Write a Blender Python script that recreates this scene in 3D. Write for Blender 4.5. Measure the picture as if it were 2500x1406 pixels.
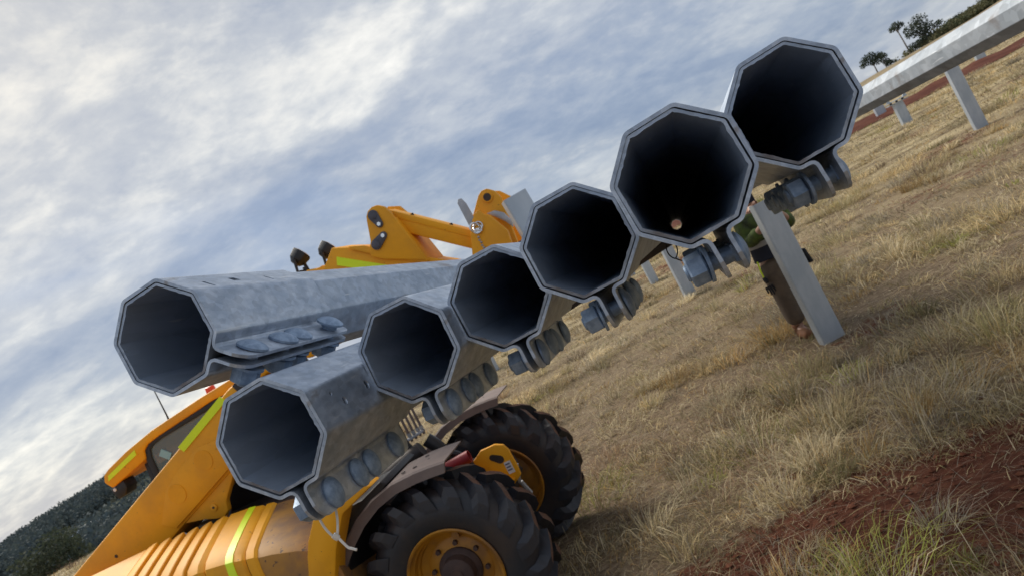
import bpy, bmesh, math, random
import numpy as np
from mathutils import Vector, Matrix
R_ = math.radians
rng = np.random.default_rng(11)
random.seed(5)
scene = bpy.context.scene
COL = scene.collection
for _o in list(bpy.data.objects):
    bpy.data.objects.remove(_o, do_unlink=True)

# ------------------------------------------------------------------ camera
CAM_H = 1.8
ROLL, PITCH = R_(27.7), R_(-0.83)
_fw = Vector((0, math.cos(PITCH), math.sin(PITCH)))
_up = Vector((0, -math.sin(PITCH), math.cos(PITCH)))
_rt = Vector((1, 0, 0))
_R = math.cos(ROLL) * _rt - math.sin(ROLL) * _up
_U = math.sin(ROLL) * _rt + math.cos(ROLL) * _up
cd = bpy.data.cameras.new("camera")
cd.sensor_width = 36.0
cd.lens = 36.0 * 1800.0 / 2500.0
cd.clip_start = 0.02
cd.clip_end = 6000
cd.dof.use_dof = True
cd.dof.focus_distance = 0.92
cd.dof.aperture_fstop = 16.0
cam = bpy.data.objects.new("camera", cd)
COL.objects.link(cam)
_m = Matrix((_R, _U, -_fw)).transposed().to_4x4()
_m.translation = Vector((0, 0, CAM_H))
cam.matrix_world = _m
scene.camera = cam

# ------------------------------------------------------------------ light
SUN_EL, SUN_AZ = R_(44), R_(-38)          # azimuth from +Y towards +X
sun_dir = Vector((math.sin(SUN_AZ) * math.cos(SUN_EL), math.cos(SUN_AZ) * math.cos(SUN_EL), math.sin(SUN_EL)))
sl = bpy.data.lights.new("sun", 'SUN')
sl.energy = 2.1
sl.angle = R_(28)
sl.color = (1.0, 0.94, 0.84)
so = bpy.data.objects.new("sun", sl)
so.rotation_euler = sun_dir.to_track_quat('Z', 'Y').to_euler()
so.location = (-20, 40, 40)
COL.objects.link(so)
scene.view_settings.view_transform = 'Standard'
scene.view_settings.look = 'None'
scene.view_settings.gamma = 1.0
scene.view_settings.use_curve_mapping = False
scene.view_settings.exposure = 0.76
scene.render.engine = 'CYCLES'
scene.cycles.glossy_bounces = 6
scene.cycles.diffuse_bounces = 3
scene.cycles.max_bounces = 8

def build_world():
    w = bpy.data.worlds.new("World")
    scene.world = w
    w.use_nodes = True
    nt = w.node_tree
    nt.nodes.clear()
    N, L = nt.nodes.new, nt.links.new
    def math_(op, a, b=None, clamp=False):
        n = N('ShaderNodeMath'); n.operation = op; n.use_clamp = clamp
        for i, v in enumerate((a, b)):
            if v is None: continue
            if isinstance(v, (int, float)): n.inputs[i].default_value = v
            else: L(v, n.inputs[i])
        return n.outputs[0]
    tc = N('ShaderNodeTexCoord')
    sep = N('ShaderNodeSeparateXYZ'); L(tc.outputs['Generated'], sep.inputs[0])
    zz = math_('ADD', math_('MAXIMUM', sep.outputs[2], 0.0), 0.38)
    px = math_('DIVIDE', sep.outputs[0], zz)
    py = math_('DIVIDE', sep.outputs[1], zz)
    cmb = N('ShaderNodeCombineXYZ'); L(px, cmb.inputs[0]); L(py, cmb.inputs[1])
    def noise(scale_xyz, rot, loc, scale, detail, rough, dist):
        mp = N('ShaderNodeMapping'); L(cmb.outputs[0], mp.inputs['Vector'])
        mp.inputs['Scale'].default_value = scale_xyz
        mp.inputs['Rotation'].default_value = (0, 0, R_(rot))
        mp.inputs['Location'].default_value = loc
        n = N('ShaderNodeTexNoise'); L(mp.outputs[0], n.inputs['Vector'])
        n.inputs['Scale'].default_value = scale
        n.inputs['Detail'].default_value = detail
        n.inputs['Roughness'].default_value = rough
        n.inputs['Distortion'].default_value = dist
        return n.outputs['Fac']
    def ramp(v, stops):
        r = N('ShaderNodeValToRGB'); L(v, r.inputs[0])
        e = r.color_ramp.elements
        while len(e) > 1: e.remove(e[-1])
        e[0].position = stops[0][0]; e[0].color = (*stops[0][1], 1)
        for p, c in stops[1:]:
            q = e.new(p); q.color = (*c, 1)
        return r.outputs[0]
    def mix(f, a, b, kind='MIX'):
        m = N('ShaderNodeMix'); m.data_type = 'RGBA'; m.blend_type = kind
        if isinstance(f, (int, float)): m.inputs[0].default_value = f
        else: L(f, m.inputs[0])
        L(a, m.inputs[6]); L(b, m.inputs[7])
        return m.outputs[2]
    n_cover = noise((0.75, 1.0, 1), -14, (2.3, 0.9, 0), 1.0, 7, 0.55, 0.5)
    n_body = noise((0.70, 1.0, 1), -26, (1.7, 5.2, 0), 1.7, 7, 0.54, 0.45)
    n_mid = noise((0.70, 1.0, 1), -30, (4.9, 1.3, 5.0), 4.2, 10, 0.60, 0.35)
    n_fine = noise((0.9, 1.0, 1), -26, (8.4, 2.2, 3.0), 17.0, 6, 0.58, 0.2)
    n_big = noise((0.8, 1.0, 1), -14, (5.3, 9.1, 7.0), 0.8, 3, 0.5, 0.2)
    lump = N('ShaderNodeMapRange'); lump.interpolation_type = 'SMOOTHSTEP'; L(n_mid, lump.inputs[0])
    lump.inputs[1].default_value = 0.40; lump.inputs[2].default_value = 0.60; lump.inputs[3].default_value = 0.41; lump.inputs[4].default_value = 0.59
    t = math_('ADD', math_('MULTIPLY', n_body, 0.54), math_('MULTIPLY', lump.outputs[0], 0.30))
    t = math_('ADD', t, math_('MULTIPLY', n_fine, 0.16))
    # sun glow through the cloud sheet
    dot = N('ShaderNodeVectorMath'); dot.operation = 'DOT_PRODUCT'
    L(tc.outputs['Generated'], dot.inputs[0]); dot.inputs[1].default_value = sun_dir
    glow = math_('POWER', math_('MAXIMUM', dot.outputs['Value'], 0.0), 7.0)
    t2 = math_('ADD', t, math_('MULTIPLY', glow, 0.052))
    t2 = math_('ADD', t2, math_('MULTIPLY', math_('SUBTRACT', n_big, 0.56), 0.18))
    cloud = ramp(t2, [(0.36, (0.130, 0.170, 0.255)), (0.41, (0.165, 0.203, 0.280)), (0.44, (0.195, 0.230, 0.300)), (0.47, (0.222, 0.254, 0.314)), (0.50, (0.272, 0.297, 0.343)),
                      (0.530, (0.312, 0.334, 0.368)), (0.565, (0.395, 0.408, 0.420)), (0.605, (0.500, 0.500, 0.485)), (0.655, (0.63, 0.618, 0.58))])
    blue = ramp(sep.outputs[2], [(0.0, (0.275, 0.335, 0.430)), (0.12, (0.205, 0.275, 0.415)), (0.4, (0.165, 0.245, 0.400)), (0.9, (0.13, 0.20, 0.37))])
    cover = ramp(math_('ADD', n_cover, math_('MULTIPLY', math_('SUBTRACT', math_('MINIMUM', sep.outputs[2], 0.4), 0.20), 0.30)), [(0.24, (0.4, 0.4, 0.4)), (0.36, (0.8, 0.8, 0.8)), (0.46, (1, 1, 1))])
    sky = N('ShaderNodeTexSky'); sky.sky_type = 'NISHITA'; sky.sun_disc = False
    sky.sun_elevation = SUN_EL; sky.sun_rotation = SUN_AZ
    sky.air_density = 1.0; sky.dust_density = 1.5; sky.ozone_density = 1.5
    sc = N('ShaderNodeVectorMath'); sc.operation = 'SCALE'; sc.inputs[3].default_value = 10.0
    warm = N('ShaderNodeMix'); warm.data_type = 'RGBA'
    L(math_('MULTIPLY', glow, 1.3, True), warm.inputs[0]); warm.inputs[6].default_value = (1, 1, 1, 1); warm.inputs[7].default_value = (1.06, 1.01, 0.91, 1)
    cloud = mix(1.0, cloud, warm.outputs[2], 'MULTIPLY')
    both = mix(cover, blue, cloud)
    L(both, sc.inputs[0])
    tot = mix(0.90, sky.outputs[0], sc.outputs[0])
    bg = N('ShaderNodeBackground'); bg.inputs['Strength'].default_value = 0.1
    L(tot, bg.inputs['Color'])
    out = N('ShaderNodeOutputWorld'); L(bg.outputs[0], out.inputs['Surface'])
build_world()

# ------------------------------------------------------------------ helpers
def tag(o, label=None, cat=None, group=None, kind=None):
    if label: o["label"] = label
    if cat: o["category"] = cat
    if group: o["group"] = group
    if kind: o["kind"] = kind
    return o

def empty(name, loc=(0, 0, 0), rz=0.0):
    o = bpy.data.objects.new(name, None)
    o.empty_display_size = 0.1
    o.location = loc
    o.rotation_euler = (0, 0, rz)
    COL.objects.link(o)
    return o

class MB:
    """collects shapes, builds ONE mesh object"""
    def __init__(s, off=(0, 0, 0)):
        s.v, s.f, s.off, s.sm = [], [], Vector(off), []
    def add(s, vs, fs, smooth=False):
        b = len(s.v)
        s.v += [tuple(Vector(p) + s.off) for p in vs]
        s.f += [tuple(i + b for i in f) for f in fs]
        s.sm += [smooth] * len(fs)
        return s
    def hexa(s, p):        # 8 points: bottom 4 ccw, top 4 ccw
        return s.add(p, [(3, 2, 1, 0), (4, 5, 6, 7), (0, 1, 5, 4), (1, 2, 6, 5), (2, 3, 7, 6), (3, 0, 4, 7)])
    def box(s, x0, x1, y0, y1, z0, z1):
        return s.hexa([(x0, y0, z0), (x1, y0, z0), (x1, y1, z0), (x0, y1, z0), (x0, y0, z1), (x1, y0, z1), (x1, y1, z1), (x0, y1, z1)])
    def prism(s, poly, y0, y1, smooth=False):     # poly in (x,z), extruded in y
        n = len(poly)
        a = sum(poly[i][0] * poly[(i + 1) % n][1] - poly[(i + 1) % n][0] * poly[i][1] for i in range(n))
        if a < 0: poly = poly[::-1]
        vs = [(x, y0, z) for x, z in poly] + [(x, y1, z) for x, z in poly]
        fs = [tuple(range(n)), tuple(range(2 * n - 1, n - 1, -1))]
        fs += [((i + 1) % n, i, n + i, n + (i + 1) % n) for i in range(n)]
        return s.add(vs, fs, smooth)
    def frame(s, p, axis):
        z = Vector(axis).normalized()
        x = z.cross(Vector((0, 0, 1)))
        if x.length < 1e-4: x = Vector((1, 0, 0))
        x.normalize()
        return x, x.cross(z) * -1
    def tube(s, pts, rad, n=10, cap=True, smooth=True):
        pts = [Vector(p) for p in pts]
        if isinstance(rad, (int, float)): rad = [rad] * len(pts)
        vs, fs = [], []
        px = None
        for i, p in enumerate(pts):
            d = (pts[min(i + 1, len(pts) - 1)] - pts[max(i - 1, 0)])
            d.normalize()
            if px is None:
                x, y = s.frame(p, d)
            else:
                x = (px - d * px.dot(d)).normalized(); y = d.cross(x)
            px = x
            for k in range(n):
                a = 2 * math.pi * k / n
                vs.append(p + (x * math.cos(a) + d.cross(x) * math.sin(a)) * rad[i])
        for i in range(len(pts) - 1):
            for k in range(n):
                k2 = (k + 1) % n
                fs.append((i * n + k, i * n + k2, (i + 1) * n + k2, (i + 1) * n + k))
        s.add(vs, fs, smooth)
        if cap:
            b = len(s.v) - len(vs)
            s.f.append(tuple(b + k for k in range(n - 1, -1, -1))); s.sm.append(False)
            e = b + (len(pts) - 1) * n
            s.f.append(tuple(e + k for k in range(n))); s.sm.append(False)
        return s
    def lathe(s, prof, c, axis, n=24, smooth=True, close=False, a0=0.0):
        """prof: list of (along, radius)"""
        z = Vector(axis).normalized(); c = Vector(c)
        x = z.cross(Vector((0, 0, 1)))
        if x.length < 1e-3: x = Vector((1, 0, 0))
        x.normalize(); y = z.cross(x)
        vs, fs = [], []
        m = len(prof)
        for (h, r) in prof:
            for k in range(n):
                a = 2 * math.pi * k / n + a0
                vs.append(c + z * h + (x * math.cos(a) + y * math.sin(a)) * max(r, 1e-5))
        for i in range(m if close else m - 1):
            j = (i + 1) % m
            for k in range(n):
                k2 = (k + 1) % n
                fs.append((i * n + k, i * n + k2, j * n + k2, j * n + k))
        return s.add(vs, fs, smooth)
    def mesh(s, name):
        me = bpy.data.meshes.new(name)
        me.from_pydata(s.v, [], s.f)
        me.polygons.foreach_set('use_smooth', s.sm)
        me.update()
        return me
    def build(s, name, mat, parent=None, bevel=0.0, seg=2):
        me = s.mesh(name)
        bm = bmesh.new(); bm.from_mesh(me)
        bmesh.ops.recalc_face_normals(bm, faces=bm.faces)
        if bevel > 0:
            ed = [e for e in bm.edges if len(e.link_faces) == 2 and e.calc_face_angle(0) > R_(25)]
            bmesh.ops.bevel(bm, geom=ed, offset=bevel, segments=seg, profile=0.5, affect='EDGES', clamp_overlap=True)
        bm.to_mesh(me); bm.free()
        if any(s.sm) or bevel > 0:
            me.polygons.foreach_set('use_smooth', [True] * len(me.polygons))
            me.set_sharp_from_angle(angle=R_(38))
        o = bpy.data.objects.new(name, me)
        if mat: me.materials.append(mat)
        COL.objects.link(o)
        if parent: o.parent = parent
        return o

def link(name, me, parent=None):
    o = bpy.data.objects.new(name, me)
    COL.objects.link(o)
    if parent: o.parent = parent
    return o

# ------------------------------------------------------------------ materials
def mat(name, base, rough=0.6, metal=0.0, var=None, var_scale=8.0, var_amt=0.5, bump=0.0, bump_scale=60.0,
        spots=None, spot_scale=30.0, spot_lo=0.62, spot_hi=0.72, stretch=(1, 1, 1), rough_var=0.0, attr=None, spec=None, coat=0.0, transm=0.0, detail=6, bump_dist=0.01, spangle=0.0, spangle_scale=70.0, grime=None, grime_amt=0.5, grime_scale=2.0):
    m = bpy.data.materials.new(name); m.use_nodes = True
    nt = m.node_tree; N, L = nt.nodes.new, nt.links.new
    b = nt.nodes['Principled BSDF']
    b.inputs['Base Color'].default_value = (*base, 1)
    b.inputs['Roughness'].default_value = rough
    b.inputs['Metallic'].default_value = metal
    if spec is not None: b.inputs['Specular IOR Level'].default_value = spec
    if coat: b.inputs['Coat Weight'].default_value = coat; b.inputs['Coat Roughness'].default_value = 0.15
    if transm: b.inputs['Transmission Weight'].default_value = transm
    tc = N('ShaderNodeTexCoord')
    mp = N('ShaderNodeMapping'); L(tc.outputs['Object'], mp.inputs[0]); mp.inputs['Scale'].default_value = stretch
    col = None
    if attr:
        a = N('ShaderNodeAttribute'); a.attribute_name = attr; col = a.outputs['Color']
    def noise(scale, det=detail, rg=0.6):
        n = N('ShaderNodeTexNoise'); L(mp.outputs[0], n.inputs['Vector'])
        n.inputs['Scale'].default_value = scale; n.inputs['Detail'].default_value = det; n.inputs['Roughness'].default_value = rg
        return n.outputs['Fac']
    def rampf(v, lo, hi):
        r = N('ShaderNodeMapRange'); L(v, r.inputs[0]); r.inputs[1].default_value = lo; r.inputs[2].default_value = hi
        r.interpolation_type = 'SMOOTHSTEP'
        return r.outputs[0]
    def mixc(f, a, c):
        x = N('ShaderNodeMix'); x.data_type = 'RGBA'; L(f, x.inputs[0])
        if a is None: x.inputs[6].default_value = (*base, 1)
        else: L(a, x.inputs[6])
        x.inputs[7].default_value = (*c, 1)
        return x.outputs[2]
    def mulf(f, k):
        x = N('ShaderNodeMath'); x.operation = 'MULTIPLY'; L(f, x.inputs[0]); x.inputs[1].default_value = k
        return x.outputs[0]
    if var:
        f = rampf(noise(var_scale), 0.35, 0.68)
        col = mixc(mulf(f, var_amt), col, var)
    if grime:
        f = rampf(noise(grime_scale, 9, 0.68), 0.42, 0.66)
        col = mixc(mulf(f, grime_amt), col, grime)
    if spangle:
        v = N('ShaderNodeTexVoronoi'); L(mp.outputs[0], v.inputs['Vector']); v.inputs['Scale'].default_value = spangle_scale
        sv = N('ShaderNodeSeparateColor'); L(v.outputs['Color'], sv.inputs[0])
        mr = N('ShaderNodeMapRange'); L(sv.outputs[0], mr.inputs[0]); mr.inputs[3].default_value = 1 - spangle; mr.inputs[4].default_value = 1 + spangle
        cc = N('ShaderNodeVectorMath'); cc.operation = 'SCALE'
        if col is None: cc.inputs[0].default_value = base
        else: L(col, cc.inputs[0])
        L(mr.outputs[0], cc.inputs[3]); col = cc.outputs[0]
        w = N('ShaderNodeTexNoise'); mp2 = N('ShaderNodeMapping'); L(tc.outputs['Object'], mp2.inputs[0]); mp2.inputs['Scale'].default_value = (60, 5, 60); mp2.inputs['Rotation'].default_value = (0.3, 0.2, 0.4)
        L(mp2.outputs[0], w.inputs['Vector']); w.inputs['Scale'].default_value = 1.6; w.inputs['Detail'].default_value = 3
        col = mixc(mulf(rampf(w.outputs['Fac'], 0.66, 0.74), 0.6), col, (0.66, 0.68, 0.70))
    if spots:
        f = rampf(noise(spot_scale, 4, 0.55), spot_lo, spot_hi)
        col = mixc(f, col, spots)
    if col is not None: L(col, b.inputs['Base Color'])
    if rough_var:
        r = N('ShaderNodeMapRange'); L(noise(var_scale * 1.7), r.inputs[0])
        r.inputs[1].default_value = 0.3; r.inputs[2].default_value = 0.7
        r.inputs[3].default_value = max(rough - rough_var, 0.05); r.inputs[4].default_value = rough + rough_var
        L(r.outputs[0], b.inputs['Roughness'])
    if bump:
        bn = N('ShaderNodeBump'); bn.inputs['Strength'].default_value = bump; bn.inputs['Distance'].default_value = bump_dist
        L(noise(bump_scale), bn.inputs['Height']); L(bn.outputs[0], b.inputs['Normal'])
    return m

M = {}
M['zinc'] = mat('galvanised_steel', (0.34, 0.40, 0.485), 0.42, 0.66, var=(0.51, 0.56, 0.63), var_scale=38, var_amt=0.9, bump=0.10, bump_scale=160,
                spots=(0.27, 0.26, 0.26), spot_scale=24, spot_lo=0.66, spot_hi=0.78, stretch=(1, 0.6, 1), rough_var=0.10, bump_dist=0.002, spangle=0.11, spangle_scale=130)
M['zinc_in'] = mat('galvanised_tube', (0.31, 0.37, 0.455), 0.48, 0.55, var=(0.46, 0.515, 0.59), var_scale=30, var_amt=0.7, bump=0.10, bump_scale=120,
                   spots=(0.135, 0.105, 0.09), spot_scale=9, spot_lo=0.52, spot_hi=0.74, stretch=(1, 0.6, 1), rough_var=0.12, bump_dist=0.002, spangle=0.12, spangle_scale=110)  # brown spots are stains, spread wider to paint the tube undersides darker
M['zinc_core'] = mat('galvanised_bore', (0.33, 0.41, 0.53), 0.42, 0.45, var=(0.45, 0.52, 0.62), var_scale=16, var_amt=0.7, stretch=(1, 0.3, 1), rough_var=0.1, spangle=0.08, spangle_scale=60)  # cleaner zinc inside, also lightened and blued to paint light into the bore
M['zinc_far'] = mat('weathered_tube', (0.33, 0.365, 0.40), 0.62, 0.35, var=(0.44, 0.47, 0.50), var_scale=9, var_amt=0.8, spots=(0.24, 0.22, 0.21), spot_scale=7, spot_lo=0.58, spot_hi=0.75, spangle=0.15, spangle_scale=30)
M['bolt'] = mat('galvanised_bolt', (0.20, 0.275, 0.385), 0.58, 0.45, var=(0.35, 0.45, 0.585), var_scale=90, var_amt=0.8, bump=0.15, bump_scale=260, rough_var=0.1, bump_dist=0.001)
M['post'] = mat('galvanised_post', (0.40, 0.45, 0.50), 0.50, 0.55, var=(0.55, 0.59, 0.63), var_scale=5, var_amt=0.8, bump=0.05, bump_scale=40,
                spots=(0.36, 0.34, 0.33), spot_scale=9, spot_lo=0.62, spot_hi=0.75, stretch=(1, 1, 0.4))
M['yellow'] = mat('yellow_paint', (0.90, 0.400, 0.010), 0.58, 0.0, var=(0.76, 0.325, 0.014), var_scale=3.2, var_amt=0.7, bump=0.03, bump_scale=30,
                  spots=(0.34, 0.16, 0.03), spot_scale=40, spot_lo=0.67, spot_hi=0.74, spec=0.35, grime=(0.56, 0.265, 0.035), grime_amt=0.28, grime_scale=1.6)
M['yellow_dirty'] = mat('dusty_yellow_paint', (0.44, 0.205, 0.03), 0.6, 0.0, var=(0.20, 0.105, 0.055), var_scale=4.0, var_amt=0.95, bump=0.05, bump_scale=40,
                        spots=(0.09, 0.05, 0.03), spot_scale=22, spot_lo=0.64, spot_hi=0.70)
M['rim'] = mat('yellow_rim', (0.50, 0.215, 0.012), 0.45, 0.0, var=(0.20, 0.09, 0.03), var_scale=5, var_amt=0.8)
M['hivis'] = mat('hivis_tape', (0.80, 0.98, 0.01), 0.45, var=(0.70, 0.88, 0.03), var_scale=12, var_amt=0.5)
M['rubber'] = mat('tyre_rubber', (0.016, 0.019, 0.026), 0.45, var=(0.052, 0.036, 0.029), var_scale=4.5, var_amt=0.85, bump=0.06, bump_scale=80)
M['lug'] = mat('tyre_lug', (0.020, 0.024, 0.034), 0.40, var=(0.045, 0.036, 0.034), var_scale=5, var_amt=0.6, bump=0.05, bump_scale=70)
M['lugtop'] = mat('dusty_lug_face', (0.155, 0.078, 0.048), 0.9, var=(0.09, 0.055, 0.04), var_scale=9, var_amt=0.8, bump=0.1, bump_scale=90)
M['guard'] = mat('dusty_mudguard', (0.150, 0.115, 0.105), 0.72, var=(0.215, 0.160, 0.140), var_scale=4, var_amt=0.9, bump=0.04, bump_scale=60)
M['black'] = mat('black_plastic', (0.014, 0.014, 0.017), 0.5, var=(0.022, 0.022, 0.024), var_scale=10, var_amt=0.7)
M['dark'] = mat('dark_greasy_steel', (0.028, 0.024, 0.024), 0.6, 0.2, var=(0.07, 0.045, 0.035), var_scale=7, var_amt=0.8)
M['brownhub'] = mat('dusty_hub', (0.055, 0.032, 0.028), 0.75, var=(0.095, 0.055, 0.042), var_scale=12, var_amt=0.8)
M['chrome'] = mat('chrome_rod', (0.75, 0.76, 0.78), 0.12, 1.0)
M['greysteel'] = mat('bare_grey_steel', (0.36, 0.37, 0.39), 0.5, 0.5, var=(0.46, 0.46, 0.47), var_scale=14, var_amt=0.8)
M['pincap'] = mat('pin_plate', (0.10, 0.10, 0.125), 0.5, 0.3, var=(0.06, 0.06, 0.075), var_scale=20, var_amt=0.7)
M['red'] = mat('red_paint', (0.36, 0.018, 0.022), 0.5, var=(0.24, 0.03, 0.03), var_scale=9, var_amt=0.7)
M['orange'] = mat('orange_beacon', (0.72, 0.07, 0.012), 0.35)
M['white'] = mat('white_label', (0.72, 0.72, 0.74), 0.5)
M['ink'] = mat('label_print', (0.12, 0.13, 0.20), 0.6)
M['ivory'] = mat('nylon_tie', (0.74, 0.69, 0.61), 0.4)
M['nylonblack'] = mat('black_nylon_tie', (0.012, 0.012, 0.014), 0.4)
M['sticker'] = mat('blue_sticker', (0.28, 0.48, 0.52), 0.5)
M['lens'] = mat('lamp_lens', (0.80, 0.74, 0.72), 0.4)
M['greyplate'] = mat('grey_nameplate', (0.16, 0.14, 0.145), 0.5, var=(0.26, 0.24, 0.24), var_scale=18, var_amt=0.8)
M['platetext'] = mat('plate_letters', (0.42, 0.40, 0.39), 0.5)
def glassmat():
    m = bpy.data.materials.new('cab_glass'); m.use_nodes = True
    b = m.node_tree.nodes['Principled BSDF']
    b.inputs['Base Color'].default_value = (0.20, 0.25, 0.25, 1)
    b.inputs['Roughness'].default_value = 0.04
    b.inputs['Alpha'].default_value = 0.55
    return m
M['glass'] = glassmat()

# ------------------------------------------------------------------ noise in numpy
_perm = rng.random((512, 512))
def vnoise(x, y, s):
    x = np.asarray(x) * s + 700.3; y = np.asarray(y) * s + 911.7
    xi = np.floor(x).astype(int); yi = np.floor(y).astype(int)
    fx = x - xi; fy = y - yi
    fx = fx * fx * (3 - 2 * fx); fy = fy * fy * (3 - 2 * fy)
    g = lambda a, b: _perm[a % 512, b % 512]
    return (g(xi, yi) * (1 - fx) + g(xi + 1, yi) * fx) * (1 - fy) + (g(xi, yi + 1) * (1 - fx) + g(xi + 1, yi + 1) * fx) * fy
def fbm(x, y, s, o=3):
    r = 0; a = 0.5; t = 0
    for i in range(o):
        r = r + a * vnoise(x, y, s * 2 ** i); t += a; a *= 0.5
    return r / t
def sstep(a, b, x):
    t = np.clip((np.asarray(x, float) - a) / (b - a), 0, 1)
    return t * t * (3 - 2 * t)

# ------------------------------------------------------------------ terrain
def terr(x, y):
    x = np.asarray(x, float); y = np.asarray(y, float)
    r = np.hypot(x, y); phi = np.degrees(np.arctan2(x, y))
    z = 0.05 * (fbm(x, y, 0.55) - 0.5) * sstep(5, 9, r) + 0.5 * (fbm(x, y, 0.05) - 0.5) * sstep(22, 60, r)
    hr = np.interp(phi, [-12, 5, 20, 27, 29.8, 33, 36, 38, 50, 75, 110], [0, 2.0, 2.6, 3.2, 3.7, 4.1, 4.4, 5.0, 6.5, 7, 0])
    z = z + hr * sstep(58, 172, r) * (1 - 0.75 * sstep(185, 420, r))
    w = sstep(-12, -27, phi) * (1 - sstep(-95, -140, phi))
    hl = np.interp(phi, [-70, -50, -42, -38, -34, -31, -26, -18], [-9, -8, -6.5, -3.6, -0.5, 1.8, 5, 8])
    z = z + w * (-9.0 * sstep(24, 130, r) + (9 + hl) * sstep(150, 400, r) - 8 * sstep(430, 800, r))
    return z
def terr1(x, y): return float(terr(np.array([x]), np.array([y]))[0])

def soil(x, y):
    x = np.asarray(x, float); y = np.asarray(y, float)
    g = lambda cx, cy, sx, sy, a=0.0: np.exp(-((((x - cx) * math.cos(a) + (y - cy) * math.sin(a)) / sx) ** 2 + ((-(x - cx) * math.sin(a) + (y - cy) * math.cos(a)) / sy) ** 2))
    s = 1.35 * g(1.50, 3.18, 1.0, 0.60, -0.22) + 0.55 * g(0.45, 3.65, 0.80, 0.25, -0.05) + 0.55 * g(2.55, 4.15, 0.35, 0.16) + 0.6 * g(0.95, 4.25, 0.16, 0.09)
    s = s + 0.55 * g(9.5, 15.0, 1.4, 1.0) + 0.45 * g(4.0, 12.2, 1.2, 0.5) + 0.6 * g(3.6, 21.0, 2.6, 1.2) + 0.5 * g(2.6, 6.2, .5, .3)
    n = fbm(x, y, 2.3, 4)
    s = s * (0.30 + 1.35 * n)
    far = sstep(6.5, 12, np.hypot(x, y))
    s = s + far * 0.30 * sstep(0.60, 0.80, fbm(x * 0.6, y, 0.33, 3))
    return np.clip(s, 0, 1)

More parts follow.
